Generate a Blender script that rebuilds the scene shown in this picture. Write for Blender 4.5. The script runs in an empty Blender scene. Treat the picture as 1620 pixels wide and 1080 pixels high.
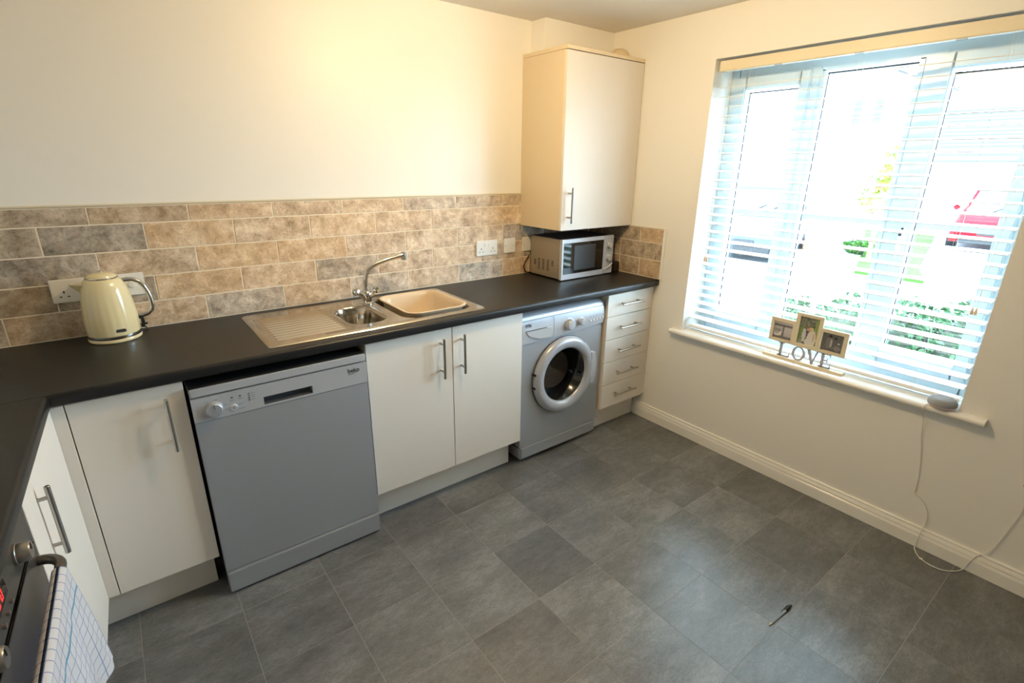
import bpy, bmesh, math, random
from mathutils import Vector, Matrix
random.seed(7)
S = bpy.context.scene
COL = S.collection
R = math.radians
PI = math.pi

# ------------------------------------------------------------------ camera
def build_camera():
    yaw, pitch, roll = R(-37.6826), R(-19.1271), R(0.7653)
    f = Vector((-math.sin(yaw)*math.cos(pitch), math.cos(yaw)*math.cos(pitch), math.sin(pitch)))
    r = Vector((math.cos(yaw), math.sin(yaw), 0)); u = r.cross(f)
    c, s = math.cos(roll), math.sin(roll)
    r2, u2 = c*r + s*u, -s*r + c*u
    m = Matrix((r2, u2, -f)).transposed().to_4x4()
    m.translation = (-2.5202, -2.4382, 1.5451)
    cd = bpy.data.cameras.new('camera'); cd.sensor_fit = 'HORIZONTAL'; cd.sensor_width = 36
    cd.lens = 807.478/1620*36; cd.clip_start = 0.02; cd.clip_end = 200
    o = bpy.data.objects.new('camera', cd); COL.objects.link(o); o.matrix_world = m
    S.camera = o
build_camera()

# ------------------------------------------------------------------ sky, lamp, exposure
w = bpy.data.worlds.new('overcast_sky'); S.world = w; w.use_nodes = True
bg = w.node_tree.nodes['Background']
SKY = 29.0
bg.inputs[0].default_value = (0.62, 0.82, 1.0, 1); bg.inputs[1].default_value = SKY

def lamp(name, loc, energy, color, radius):
    d = bpy.data.lights.new(name, 'POINT'); d.energy = energy; d.color = color; d.shadow_soft_size = radius
    o = bpy.data.objects.new(name, d); COL.objects.link(o); o.location = loc
    return o
lamp('ceiling_lamp', (-1.28, -1.14, 2.15), 36, (1.0, 0.73, 0.385), 0.06)

# a portal at the window opening only steers sampling of the sky
pd = bpy.data.lights.new('window_portal', 'AREA'); pd.shape = 'RECTANGLE'; pd.size = 1.28; pd.size_y = 1.4
pd.cycles.is_portal = True
po = bpy.data.objects.new('window_portal', pd); COL.objects.link(po)
po.location = (0.32, -1.435, 1.35); po.rotation_euler = (0, R(90), 0)

S.view_settings.view_transform = 'Standard'; S.view_settings.look = 'None'
S.view_settings.exposure = 0.20; S.view_settings.gamma = 1.0; S.view_settings.use_curve_mapping = False
S.cycles.use_denoising = True
S.cycles.max_bounces = 10; S.cycles.diffuse_bounces = 6; S.cycles.glossy_bounces = 4
S.cycles.transparent_max_bounces = 12
S.cycles.sample_clamp_indirect = 6.0

# ------------------------------------------------------------------ helpers
def lin(v):
    v /= 255.0
    return v/12.92 if v <= 0.04045 else ((v+0.055)/1.055)**2.4
def rgb(r, g, b): return (lin(r), lin(g), lin(b), 1)

def mat(name, col, rough=0.5, metal=0.0, spec=0.5, var=0.0, scale=8.0, bump=0.0, bscale=60.0, emit=None, estr=1.0, coat=0.0):
    m = bpy.data.materials.new(name); m.use_nodes = True
    nt = m.node_tree; p = nt.nodes['Principled BSDF']
    p.inputs['Base Color'].default_value = col
    p.inputs['Roughness'].default_value = rough; p.inputs['Metallic'].default_value = metal
    p.inputs['Specular IOR Level'].default_value = spec
    p.inputs['Coat Weight'].default_value = coat
    if emit:
        p.inputs['Emission Color'].default_value = emit; p.inputs['Emission Strength'].default_value = estr
    g = nt.nodes.new('ShaderNodeNewGeometry')
    if var:
        n = nt.nodes.new('ShaderNodeTexNoise'); n.inputs['Scale'].default_value = scale; n.inputs['Detail'].default_value = 4
        nt.links.new(g.outputs['Position'], n.inputs['Vector'])
        mx = nt.nodes.new('ShaderNodeMix'); mx.data_type = 'RGBA'
        mx.inputs['A'].default_value = tuple(c*(1-var) for c in col[:3])+(1,)
        mx.inputs['B'].default_value = tuple(min(1, c*(1+var)) for c in col[:3])+(1,)
        nt.links.new(n.outputs['Fac'], mx.inputs['Factor']); nt.links.new(mx.outputs['Result'], p.inputs['Base Color'])
    if bump:
        n = nt.nodes.new('ShaderNodeTexNoise'); n.inputs['Scale'].default_value = bscale; n.inputs['Detail'].default_value = 3
        nt.links.new(g.outputs['Position'], n.inputs['Vector'])
        b = nt.nodes.new('ShaderNodeBump'); b.inputs['Strength'].default_value = bump; b.inputs['Distance'].default_value = 0.002
        nt.links.new(n.outputs['Fac'], b.inputs['Height']); nt.links.new(b.outputs['Normal'], p.inputs['Normal'])
    return m

def stone_tile(name, kind):
    """wall and floor tiles: colour comes from the object colour (r = warm share, g = value) plus mottling"""
    m = bpy.data.materials.new(name); m.use_nodes = True
    nt = m.node_tree; p = nt.nodes['Principled BSDF']; L = nt.links.new
    N = nt.nodes.new
    g = N('ShaderNodeNewGeometry'); oi = N('ShaderNodeObjectInfo')
    off = N('ShaderNodeVectorMath'); off.operation = 'MULTIPLY_ADD'
    off.inputs[1].default_value = (1, 1, 1)
    comb = N('ShaderNodeCombineXYZ')
    mul = N('ShaderNodeMath'); mul.operation = 'MULTIPLY'; mul.inputs[1].default_value = 37.0
    L(oi.outputs['Random'], mul.inputs[0])
    for k in range(3): L(mul.outputs[0], comb.inputs[k])
    L(g.outputs['Position'], off.inputs[0]); L(comb.outputs[0], off.inputs[2])
    sep = N('ShaderNodeSeparateColor'); L(oi.outputs['Color'], sep.inputs[0])
    def noise(scale, detail, rough=0.6, vec=None, dist=0.0):
        n = N('ShaderNodeTexNoise'); n.inputs['Scale'].default_value = scale; n.inputs['Detail'].default_value = detail
        n.inputs['Roughness'].default_value = rough; n.inputs['Distortion'].default_value = dist
        L(vec or off.outputs[0], n.inputs['Vector']); return n
    def ramp(src, stops):
        r = N('ShaderNodeValToRGB'); e = r.color_ramp.elements
        e[0].position, e[0].color = stops[0]; e[1].position, e[1].color = stops[-1]
        for q in stops[1:-1]:
            k = e.new(q[0]); k.color = q[1]
        L(src, r.inputs[0]); return r
    def mix(f, a, b, mode='MIX'):
        x = N('ShaderNodeMix'); x.data_type = 'RGBA'; x.blend_type = mode
        for nm, v in (('Factor', f), ('A', a), ('B', b)):
            if isinstance(v, (int, float)): x.inputs[nm].default_value = v
            elif isinstance(v, tuple): x.inputs[nm].default_value = v
            else: L(v, x.inputs[nm])
        return x.outputs['Result']
    if kind == 'wall':
        n1 = noise(16, 8, 0.75, dist=0.3); n2 = noise(95, 6, 0.75); n3 = noise(30, 7, 0.75, dist=0.8)
        grey = ramp(n1.outputs['Fac'], [(0.36, rgb(108, 104, 98)), (0.5, rgb(172, 164, 152)), (0.64, rgb(220, 210, 196))])
        tan = ramp(n1.outputs['Fac'], [(0.34, rgb(174, 142, 106)), (0.5, rgb(210, 180, 142)), (0.66, rgb(232, 212, 184))])
        c = mix(sep.outputs[0], grey.outputs[0], tan.outputs[0])
        bl = ramp(n3.outputs['Fac'], [(0.50, (0, 0, 0, 1)), (0.72, (1, 1, 1, 1))])
        c = mix(bl.outputs[0], c, rgb(192, 168, 146), 'MIX')
        sp = ramp(n2.outputs['Fac'], [(0.33, (0.42, 0.40, 0.40, 1)), (0.45, (1, 1, 1, 1))])
        c = mix(0.8, c, sp.outputs[0], 'MULTIPLY')
        val = N('ShaderNodeHueSaturation'); L(c, val.inputs['Color']); L(sep.outputs[1], val.inputs['Value'])
        c = val.outputs[0]
        p.inputs['Roughness'].default_value = 0.5; p.inputs['Specular IOR Level'].default_value = 0.35
        bs, bd = noise(60, 5), 0.25
    else:
        st = N('ShaderNodeVectorMath'); st.operation = 'MULTIPLY'; L(off.outputs[0], st.inputs[0])
        st.inputs[1].default_value = (1.0, 2.2, 1.0)
        n1 = noise(3.5, 8, 0.72, st.outputs[0], 0.1); n2 = noise(95, 5, 0.8, st.outputs[0]); n3 = noise(26, 7, 0.85, st.outputs[0], 0.2)
        base = ramp(n1.outputs['Fac'], [(0.30, rgb(80, 81, 83)), (0.5, rgb(103, 105, 107)), (0.72, rgb(128, 130, 133))])
        sp = ramp(n2.outputs['Fac'], [(0.32, (0.62, 0.62, 0.62, 1)), (0.62, (1.18, 1.18, 1.18, 1))])
        c = mix(0.8, base.outputs[0], sp.outputs[0], 'MULTIPLY')
        vv = ramp(n3.outputs['Fac'], [(0.36, (0.66, 0.66, 0.66, 1)), (0.58, (1.12, 1.12, 1.12, 1))])
        c = mix(0.8, c, vv.outputs[0], 'MULTIPLY')
        val = N('ShaderNodeHueSaturation'); L(c, val.inputs['Color']); L(sep.outputs[1], val.inputs['Value'])
        c = val.outputs[0]
        p.inputs['Roughness'].default_value = 0.30; p.inputs['Specular IOR Level'].default_value = 0.85
        bs, bd = noise(120, 4), 0.10
    b = N('ShaderNodeBump'); b.inputs['Strength'].default_value = bd; b.inputs['Distance'].default_value = 0.0015
    L(bs.outputs['Fac'], b.inputs['Height']); L(b.outputs['Normal'], p.inputs['Normal'])
    L(c, p.inputs['Base Color'])
    return m

def glass_mat(name, tint=(1, 1, 1, 1), refl=0.06):
    m = bpy.data.materials.new(name); m.use_nodes = True
    nt = m.node_tree; nt.nodes.clear()
    o = nt.nodes.new('ShaderNodeOutputMaterial'); t = nt.nodes.new('ShaderNodeBsdfTransparent'); g = nt.nodes.new('ShaderNodeBsdfGlossy')
    t.inputs[0].default_value = tint; g.inputs['Roughness'].default_value = 0.02
    mx = nt.nodes.new('ShaderNodeMixShader'); mx.inputs[0].default_value = refl
    nt.links.new(t.outputs[0], mx.inputs[1]); nt.links.new(g.outputs[0], mx.inputs[2]); nt.links.new(mx.outputs[0], o.inputs[0])
    return m

def vcol_mat(name, rough=0.4):
    m = bpy.data.materials.new(name); m.use_nodes = True
    nt = m.node_tree; a = nt.nodes.new('ShaderNodeAttribute'); a.attribute_name = 'Col'
    p = nt.nodes['Principled BSDF']; p.inputs['Roughness'].default_value = rough
    nt.links.new(a.outputs['Color'], p.inputs['Base Color']); return m

def B(): return bmesh.new()
def box(bm, x0, x1, y0, y1, z0, z1, bev=0.0, seg=2):
    x0, x1 = sorted((x0, x1)); y0, y1 = sorted((y0, y1)); z0, z1 = sorted((z0, z1))
    m = Matrix.Translation(((x0+x1)/2, (y0+y1)/2, (z0+z1)/2)) @ Matrix.Diagonal((x1-x0, y1-y0, z1-z0, 1))
    v = bmesh.ops.create_cube(bm, size=1.0, matrix=m)['verts']
    if bev:
        es = set(e for q in v for e in q.link_edges)
        bmesh.ops.bevel(bm, geom=list(es), offset=bev, segments=seg, affect='EDGES', clamp_overlap=True)
    return bm
def frame_of(d):
    d = d.normalized(); a = Vector((0, 0, 1)) if abs(d.z) < 0.9 else Vector((1, 0, 0))
    u = d.cross(a).normalized(); return u, d.cross(u).normalized()
def tube(bm, pts, r, seg=10, cap=True, sx=1.0):
    pts = [Vector(p) for p in pts]; rs = r if isinstance(r, (list, tuple)) else [r]*len(pts)
    rings = []; u = None
    for i, p in enumerate(pts):
        d = (pts[min(i+1, len(pts)-1)]-pts[max(i-1, 0)]).normalized()
        if u is None: u, v = frame_of(d)
        else:
            u = (u-d*u.dot(d)).normalized(); v = d.cross(u)
        rings.append([bm.verts.new(p+(u*math.cos(2*PI*k/seg)*sx+v*math.sin(2*PI*k/seg))*rs[i]) for k in range(seg)])
    for a, b in zip(rings, rings[1:]):
        for k in range(seg): bm.faces.new((a[k], a[(k+1) % seg], b[(k+1) % seg], b[k]))
    if cap:
        bm.faces.new(rings[0][::-1]); bm.faces.new(rings[-1])
    return bm
def cyl(bm, p0, p1, r, seg=24, r2=None): return tube(bm, [p0, p1], [r, r if r2 is None else r2], seg)
def lathe(bm, prof, c, axis='z', seg=40, flute=None, close=True):
    """prof: (radius, height) pairs; axis 'z', or 'y' = towards -y"""
    c = Vector(c); rings = []
    for r, h in prof:
        ring = []
        for k in range(seg):
            a = 2*PI*k/seg; q = r*(1+(flute(h, a) if flute else 0))
            x, y = q*math.cos(a), q*math.sin(a)
            ring.append(bm.verts.new(c+(Vector((x, y, h)) if axis == 'z' else Vector((x, -h, y)) if axis == 'y' else Vector((h, x, y)))))
        rings.append(ring)
    for a, b in zip(rings, rings[1:]):
        for k in range(seg): bm.faces.new((a[k], a[(k+1) % seg], b[(k+1) % seg], b[k]))
    if close:
        bm.faces.new(rings[0][::-1]); bm.faces.new(rings[-1])
    return bm
def prism(bm, pts, axis, a0, a1):
    """extrude a closed 2-D outline along an axis; pts are the two other coordinates in x,y,z order"""
    def P(a, q):
        return (a, q[0], q[1]) if axis == 'x' else (q[0], a, q[1]) if axis == 'y' else (q[0], q[1], a)
    A = [bm.verts.new(P(a0, q)) for q in pts]; Bv = [bm.verts.new(P(a1, q)) for q in pts]
    n = len(pts)
    for k in range(n): bm.faces.new((A[k], A[(k+1) % n], Bv[(k+1) % n], Bv[k]))
    bm.faces.new(A[::-1]); bm.faces.new(Bv)
    return bm
def rrect(cx, cy, hx, hy, r, n=6):
    out = []
    for sx, sy, a0 in ((1, 1, 0), (-1, 1, 90), (-1, -1, 180), (1, -1, 270)):
        for k in range(n+1):
            a = R(a0+90*k/n); out.append((cx+sx*(hx-r)+r*math.cos(a), cy+sy*(hy-r)+r*math.sin(a)))
    return out
def loft(bm, loops, cap0=True, cap1=True):
    V = [[bm.verts.new(p) for p in lp] for lp in loops]; n = len(V[0])
    for a, b in zip(V, V[1:]):
        for k in range(n): bm.faces.new((a[k], a[(k+1) % n], b[(k+1) % n], b[k]))
    if cap0: bm.faces.new(V[0][::-1])
    if cap1: bm.faces.new(V[-1])
    return bm

def empty(name, loc=(0, 0, 0), rotz=0.0):
    o = bpy.data.objects.new(name, None); COL.objects.link(o); o.location = loc; o.rotation_euler = (0, 0, rotz)
    o.empty_display_size = 0.05
    return o
def pbase(o):
    return Matrix.LocRotScale(o.location, o.rotation_euler, None)
def put(o, parent, local):
    if parent is not None:
        o.parent = parent
        if not local and parent.type == 'EMPTY': o.matrix_parent_inverse = pbase(parent).inverted()
def obj(name, bm, m, parent=None, local=False, smooth=True, angle=35):
    bmesh.ops.recalc_face_normals(bm, faces=bm.faces)
    me = bpy.data.meshes.new(name); bm.to_mesh(me); bm.free()
    if smooth and len(me.polygons):
        me.polygons.foreach_set('use_smooth', [True]*len(me.polygons)); me.set_sharp_from_angle(angle=R(angle))
    me.materials.append(m)
    o = bpy.data.objects.new(name, me); COL.objects.link(o); put(o, parent, local)
    return o
def inst(src, name, loc, parent=None, local=False):
    o = bpy.data.objects.new(name, src.data); COL.objects.link(o); o.location = loc; put(o, parent, local); return o
def tag(o, label=None, cat=None, group=None, kind=None):
    if label: o['label'] = label
    if cat: o['category'] = cat
    if group: o['group'] = group
    if kind: o['kind'] = kind
    return o
def thing(name, label, cat, loc=(0, 0, 0), rotz=0.0, group=None): return tag(empty(name, loc, rotz), label, cat, group)
def struct(name, bm, m, parent=None, **k):
    o = obj(name, bm, m, parent, **k)
    if parent is None: o['kind'] = 'structure'
    return o
def text(name, body, size, loc, rot, m, parent=None, ext=0.0003, off=0.0):
    cu = bpy.data.curves.new(name, 'FONT'); cu.body = body; cu.size = size; cu.extrude = ext
    cu.align_x = 'LEFT'; cu.materials.append(m)
    cu.offset = off
    t = bpy.data.objects.new(name, cu); COL.objects.link(t)
    me = bpy.data.meshes.new_from_object(t.evaluated_get(bpy.context.evaluated_depsgraph_get()))
    bpy.data.objects.remove(t); me.name = name
    if not me.materials: me.materials.append(m)
    o = bpy.data.objects.new(name, me); COL.objects.link(o); o.location = loc; o.rotation_euler = rot
    put(o, parent, False); return o

# ------------------------------------------------------------------ materials
M_wall = mat('cream_wall_paint', rgb(241, 239, 233), 0.42, spec=0.4, bump=0.03, bscale=300)
M_ceil = mat('white_ceiling_paint', rgb(232, 228, 220), 0.8, spec=0.2)
M_gloss = mat('white_gloss_paint', rgb(244, 242, 236), 0.22)
M_walltile = stone_tile('stone_wall_tile', 'wall')
M_floortile = stone_tile('grey_vinyl_tile', 'floor')
M_grout = mat('cream_grout', rgb(236, 226, 206), 0.85, spec=0.2)
M_fgrout = mat('pale_floor_joint', rgb(150, 149, 147), 0.5)
M_trim = mat('cream_tile_trim', rgb(214, 204, 180), 0.3)
M_wtop = mat('black_laminate', rgb(29, 30, 32), 0.36, spec=0.38, var=0.30, scale=420, bump=0.12, bscale=500)
M_door = mat('white_door_laminate', rgb(226, 219, 209), 0.5, spec=0.35)
M_carc = mat('cream_carcass_board', rgb(212, 198, 172), 0.55)
M_dark = mat('dark_shadow_gap', rgb(28, 28, 28), 0.6)
M_black = mat('black_plastic', rgb(18, 18, 19), 0.35)
M_steel = mat('brushed_steel', rgb(176, 172, 165), 0.30, 1.0)
M_sink = mat('stainless_sink', rgb(190, 183, 172), 0.14, 1.0)
M_chrome = mat('chrome', rgb(215, 215, 215), 0.08, 1.0)
M_silver = mat('silver_appliance_paint', rgb(168, 172, 178), 0.38, 0.35, var=0.02, scale=4)
M_silver2 = mat('light_silver_plastic', rgb(188, 191, 197), 0.32, 0.25)
M_print = mat('dark_grey_print', rgb(60, 62, 66), 0.5)
M_lprint = mat('faint_grey_print', rgb(112, 115, 120), 0.5)
M_winglass = mat('dark_oven_glass', rgb(12, 12, 13), 0.06, spec=0.6)
M_white = mat('white_plastic', rgb(236, 234, 228), 0.35)
M_upvc = mat('white_upvc', rgb(198, 214, 222), 0.3)
M_gasket = mat('grey_gasket', rgb(14, 15, 18), 0.6, spec=0.2)
M_slat = mat('white_blind_slat', rgb(243, 243, 240), 0.35)
M_valance = mat('cream_blind_valance', rgb(236, 224, 196), 0.4)
M_cord = mat('white_cord', rgb(232, 228, 220), 0.7)
M_wood = mat('beech_tassel', rgb(232, 206, 176), 0.5)
M_tan = mat('tan_bowl_plastic', rgb(214, 196, 170), 0.28)
M_cream = mat('cream_kettle_enamel', rgb(226, 212, 168), 0.18, coat=0.5)
M_glass = glass_mat('window_glass', (0.97, 0.99, 0.99, 1), 0.05)

# ------------------------------------------------------------------ room shell
ZC = 2.271; XL = -3.40; YF = -5.60
WY0, WY1, WZ0, WZ1 = -2.0754, -0.7939, 0.6452, 2.0484    # window opening
WT = 0.30

fl = B(); box(fl, XL, 0, YF, 0, -0.08, -0.0007)
floor = struct('floor', fl, M_fgrout, smooth=False)
tm = B(); box(tm, -0.1490, 0.1490, -0.1490, 0.1490, -0.0012, 0.0)
tile0 = None
for i in range(12):
    for j in range(18):
        cx, cy = -0.31+0.15-0.3*i, -0.72+0.15-0.3*j
        if cx < -3.3 or cy-0.15 < YF or cy > -0.3: continue
        if tile0 is None:
            tile0 = obj('floor_tile', tm, M_floortile, floor, smooth=False); o = tile0; o.location = (cx, cy, 0)
        else: o = inst(tile0, 'floor_tile', (cx, cy, 0), floor)
        o.color = (0, 0.84+0.36*random.random(), 0, 1)
# narrow cut tiles against the window wall are covered by the first column (x = -0.31 .. -0.01)

wb = B(); box(wb, XL, WT, 0, 0.15, -0.08, ZC)
wall_back = struct('wall_back', wb, M_wall, smooth=False)
wr = B()
box(wr, 0, WT, -0.7939, 0, -0.08, ZC); box(wr, 0, WT, YF, WY0, -0.08, ZC)
box(wr, 0, WT, WY0, WY1, -0.08, WZ0-0.025); box(wr, 0, WT, WY0, WY1, WZ1, ZC)
wall_right = struct('wall_right', wr, M_wall, smooth=False)
b = B(); box(b, XL-0.1, XL, YF, 0.15, -0.08, ZC); struct('wall_left', b, M_wall, smooth=False)
b = B(); box(b, XL-0.1, WT, YF-0.1, YF, -0.08, ZC); struct('wall_front', b, M_wall, smooth=False)
b = B(); box(b, XL-0.1, WT, YF-0.1, 0.15, ZC, ZC+0.1); struct('ceiling', b, M_ceil, smooth=False)
b = B(); box(b, -0.532, -0.0005, -0.1132, -0.0005, 2.106, ZC-0.0005, 0.002); struct('wall_boxing', b, M_wall)

# skirting along the window wall
prof = [(0, 0), (-0.018, 0), (-0.018, 0.052), (-0.0165, 0.055), (-0.0165, 0.058), (-0.0145, 0.060), (-0.0145, 0.070),
        (-0.012, 0.0735), (-0.012, 0.076), (-0.009, 0.080), (-0.009, 0.089), (-0.006, 0.0925), (0, 0.0925)]
b = B(); prism(b, prof, 'y', -0.505, YF+0.001); struct('baseboard_right', b, M_gloss, angle=20)

# tiled splashback: each tile a child of its wall
ZT = [0.9125, 1.0135, 1.1147, 1.2160, 1.3175, 1.3800]
g = B(); box(g, XL+0.002, -0.0005, -0.0074, 0, 0.9105, 1.3800)
obj('grout', g, M_grout, wall_back, smooth=False)
tones = [  # rows bottom -> top, tiles left -> right: (x start, tan share, value)
    [(-3.201, .3, .80), (-2.890, .55, .80), (-2.579, .6, 1.05), (-2.268, .15, .96), (-1.957, .6, 1.06), (-1.646, .3, .98), (-1.335, .55, 1.05), (-1.026, .05, 1.06), (-0.719, .8, .95), (-0.408, .3, .9)],
    [(-3.046, .5, .62), (-2.735, .2, .80), (-2.429, .9, .98), (-2.120, .75, 1.0), (-1.806, .2, .92), (-1.497, .5, 1.04), (-1.188, .6, 1.10), (-0.874, .55, .92), (-0.563, .2, .75)],
    [(-2.901, .15, .72), (-2.590, .5, 1.03), (-2.272, .95, .98), (-1.961, .95, 1.0), (-1.652, .5, 1.04), (-1.343, .6, 1.08), (-1.030, .55, 1.03), (-0.720, .2, .88), (-0.409, .4, .8)],
    [(-3.046, .3, .78), (-2.735, .1, .74), (-2.429, .9, .96), (-2.121, .6, 1.04), (-1.810, .75, 1.06), (-1.497, .6, 1.10), (-1.188, .55, 1.10), (-0.874, .55, 1.12)],
    [(-2.898, .35, .80), (-2.587, .55, .88), (-2.274, .7, 1.02), (-1.961, .55, 1.04), (-1.652, .6, 1.08), (-1.343, .3, 1.0), (-1.036, .35, .96), (-0.725, .35, .90)],
]
for r, row in enumerate(tones):
    z0, z1 = ZT[r]+0.0022, ZT[r+1]-0.0022
    for k, (x0, tan, val) in enumerate(row):
        x1 = row[k+1][0] if k+1 < len(row) else (-0.588 if r >= 3 else -0.013)
        if r >= 3 and x0 > -0.59: continue
        a0, a1 = max(x0, XL+0.003)+0.0023, min(x1, -0.011)-0.0023
        if a1-a0 < 0.01: continue
        t = B(); box(t, a0, a1, -0.0088-0.0006*random.random(), -0.004, z0, z1, 0.0010, 1)
        o = obj('tile', t, M_walltile, wall_back); o.color = (tan, val*1.12, 0, 1)
g = B(); box(g, -0.0074, 0, -0.604, -0.0105, 0.9105, 1.1995)
obj('grout', g, M_grout, wall_right, smooth=False)
side = [[(-0.603, -0.449, .8, .86), (-0.447, -0.292, .5, .80), (-0.290, -0.012, .3, .8)],
        [(-0.603, -0.292, .35, .84), (-0.290, -0.012, .3, .8)],
        [(-0.603, -0.439, .85, .92), (-0.437, -0.130, .4, .80), (-0.128, -0.012, .4, .8)]]
zs = [0.9125, 1.0170, 1.1170, 1.1980]
for r, row in enumerate(side):
    for y0, y1, tan, val in row:
        t = B(); box(t, -0.009, -0.004, y0+0.0018, y1-0.0018, zs[r]+0.0022, zs[r+1]-0.0022, 0.001, 1)
        o = obj('tile', t, M_walltile, wall_right); o.color = (tan, val*1.12, 0, 1)
# edge trims
b = B(); box(b, XL+0.002, -0.589, -0.0115, -0.0002, 1.3805, 1.3895, 0.0035, 3); struct('trim_1', b, M_trim)
b = B(); box(b, -0.0115, -0.0002, -0.6045, -0.0125, 1.1990, 1.2035, 0.002, 2); struct('trim_2', b, M_trim)
b = B(); box(b, -0.0125, -0.0002, -0.6200, -0.6048, 0.9105, 1.2035, 0.003, 2); struct('trim_3', b, mat('white_tile_trim', rgb(246, 246, 244), 0.3))

# ------------------------------------------------------------------ window
win = tag(empty('window_1', (0.2, -1.43, WZ0)), kind='structure')
FX0, FX1 = 0.165, 0.235
GX = 0.205
def ring(bm, y0, y1, z0, z1, wd, x0, x1, bev=0.004, wz=None):
    wz = wz or wd
    box(bm, x0, x1, y0, y0+wd, z0, z1, bev); box(bm, x0, x1, y1-wd, y1, z0, z1, bev)
    box(bm, x0, x1, y0+wd-0.003, y1-wd+0.003, z0, z0+wz, bev); box(bm, x0, x1, y0+wd-0.003, y1-wd+0.003, z1-wz, z1, bev)
f = B(); ring(f, WY0, WY1, WZ0, WZ1, 0.045, FX0, FX1, 0.004, 0.085); obj('frame', f, M_upvc, win)
# glass openings (y0, y1, z0, z1)
GL = [(-1.150, -0.884, 0.765, 1.906), (-1.604, -1.250, 0.715, 1.957), (-1.992, -1.721, 0.765, 1.904)]
for y in (-1.200, -1.662):
    b = B(); box(b, FX0-0.003, FX1+0.003, y-0.036, y+0.036, WZ0+0.06, WZ1-0.06, 0.005); obj('mullion', b, M_upvc, win)
def gasket(y0, y1, z0, z1, parent):
    b = B(); ring(b, y0-0.001, y1+0.001, z0-0.001, z1+0.001, 0.0055, GX-0.010, GX-0.002, 0); obj('gasket', b, M_gasket, parent)
for (y0, y1, z0, z1), sash in zip(GL, (True, False, True)):
    if sash:
        # opening casement standing proud of the frame
        ya, yb = y0-0.048, y1+0.048
        s = B(); ring(s, ya, yb, z0-0.058, z1+0.068, 0.050, FX0-0.016, FX1-0.01, 0.006, 0.058)
        so = obj('sash', s, M_upvc, win); gasket(y0, y1, z0, z1, so)
        b = B(); box(b, GX, GX+0.004, y0, y1, z0, z1); obj('glass_pane', b, M_glass, so, smooth=False)
        b = B(); box(b, GX-0.009, GX-0.0005, y0, y1, 1.3095, 1.3305, 0.003); obj('glazing_bar', b, M_upvc, so)
    else:
        b = B(); ring(b, y0-0.022, y1+0.022, z0-0.032, z1+0.05, 0.024, FX0+0.004, FX1-0.01, 0.004, 0.034); bo = obj('bead', b, M_upvc, win)
        gasket(y0, y1, z0, z1, bo)
        b = B(); box(b, GX, GX+0.004, y0, y1, z0, z1); obj('glass_pane', b, M_glass, bo, smooth=False)
        b = B(); box(b, GX-0.009, GX-0.0005, y0, y1, 1.3095, 1.3305, 0.003); obj('glazing_bar', b, M_upvc, bo)
b = B(); box(b, 0.125, 0.149, -1.712, -1.690, 1.255, 1.315, 0.006); box(b, 0.112, 0.130, -1.708, -1.694, 1.19, 1.30, 0.006)
hd = obj('handle', b, M_white, win)
b = B(); cyl(b, (0.111, -1.701, 1.285), (0.113, -1.701, 1.285), 0.006); cyl(b, (0.1245, -1.701, 1.309), (0.126, -1.701, 1.309), 0.005); obj('key_hole', b, M_print, hd)
# sill board with rounded nose and horns
sp = [(0.165, WZ0-0.025), (0.165, WZ0)]
for k in range(9):
    a = R(90+180*k/8); sp.append((-0.030+0.0125*math.cos(a), WZ0-0.0125+0.0125*math.sin(a)))
b = B(); prism(b, [p for p in sp], 'y', WY0+0.0005, WY1-0.0005)
noz = [(-0.0002, WZ0-0.025), (-0.0002, WZ0)] + sp[2:]
prism(b, noz, 'y', -2.165, WY0+0.0004); prism(b, noz, 'y', WY1-0.0004, -0.7326)
obj('window_sill', b, M_gloss, win)

# ------------------------------------------------------------------ venetian blind
bl = thing('venetian_blind', 'white wooden venetian blind with open slats hanging in the window', 'blind', (0.06, -1.43, 2.04))
BY0, BY1 = -2.062, -0.806
b = B(); box(b, 0.034, 0.088, BY0+0.006, BY1-0.006, 1.998, 2.038, 0.002); obj('headrail', b, M_slat, bl)
b = B(); box(b, 0.020, 0.029, BY0, BY1, 1.992, 2.040, 0.003)
box(b, 0.0285, 0.060, BY1-0.009, BY1, 1.992, 2.040, 0.002); box(b, 0.0285, 0.060, BY0, BY0+0.009, 1.992, 2.040, 0.002)
va = obj('valance', b, M_valance, bl)
for y in (-1.10, -1.43, -1.76):
    b = B(); box(b, 0.018, 0.033, y-0.016, y+0.016, 1.987, 1.9925, 0.001); obj('valance_clip', b, glass_mat('clear_clip_%d' % int(-y*100), (0.8, 0.8, 0.8, 1), 0.1), va)
tilt = R(8)
sl = B(); box(sl, -0.025, 0.025, BY0-(-1.434), BY1-(-1.434), -0.0015, 0.0015, 0.0012, 2)
bmesh.ops.rotate(sl, verts=sl.verts, cent=(0, 0, 0), matrix=Matrix.Rotation(-tilt, 3, 'Y'))
zk = 1.658+0.0445*6; s0 = None; nsl = 0
while zk > 0.69:
    if s0 is None: s0 = obj('slat', sl, M_slat, bl, local=False); s0.location = (0.066, -1.434, zk)
    else: inst(s0, 'slat', (0.066, -1.434, zk), bl)
    zlast = zk; zk -= 0.0445; nsl += 1
b = B(); box(b, 0.041, 0.091, BY0, BY1, 0.662, 0.677, 0.004); obj('bottom_rail', b, M_slat, bl)
for y in (-0.96, -1.43, -1.90):
    for x in (0.0385, 0.0935):
        b = B(); tube(b, [(x, y, 1.996), (x, y, 0.678)], 0.0007, 5); obj('ladder_cord', b, M_cord, bl)
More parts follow.
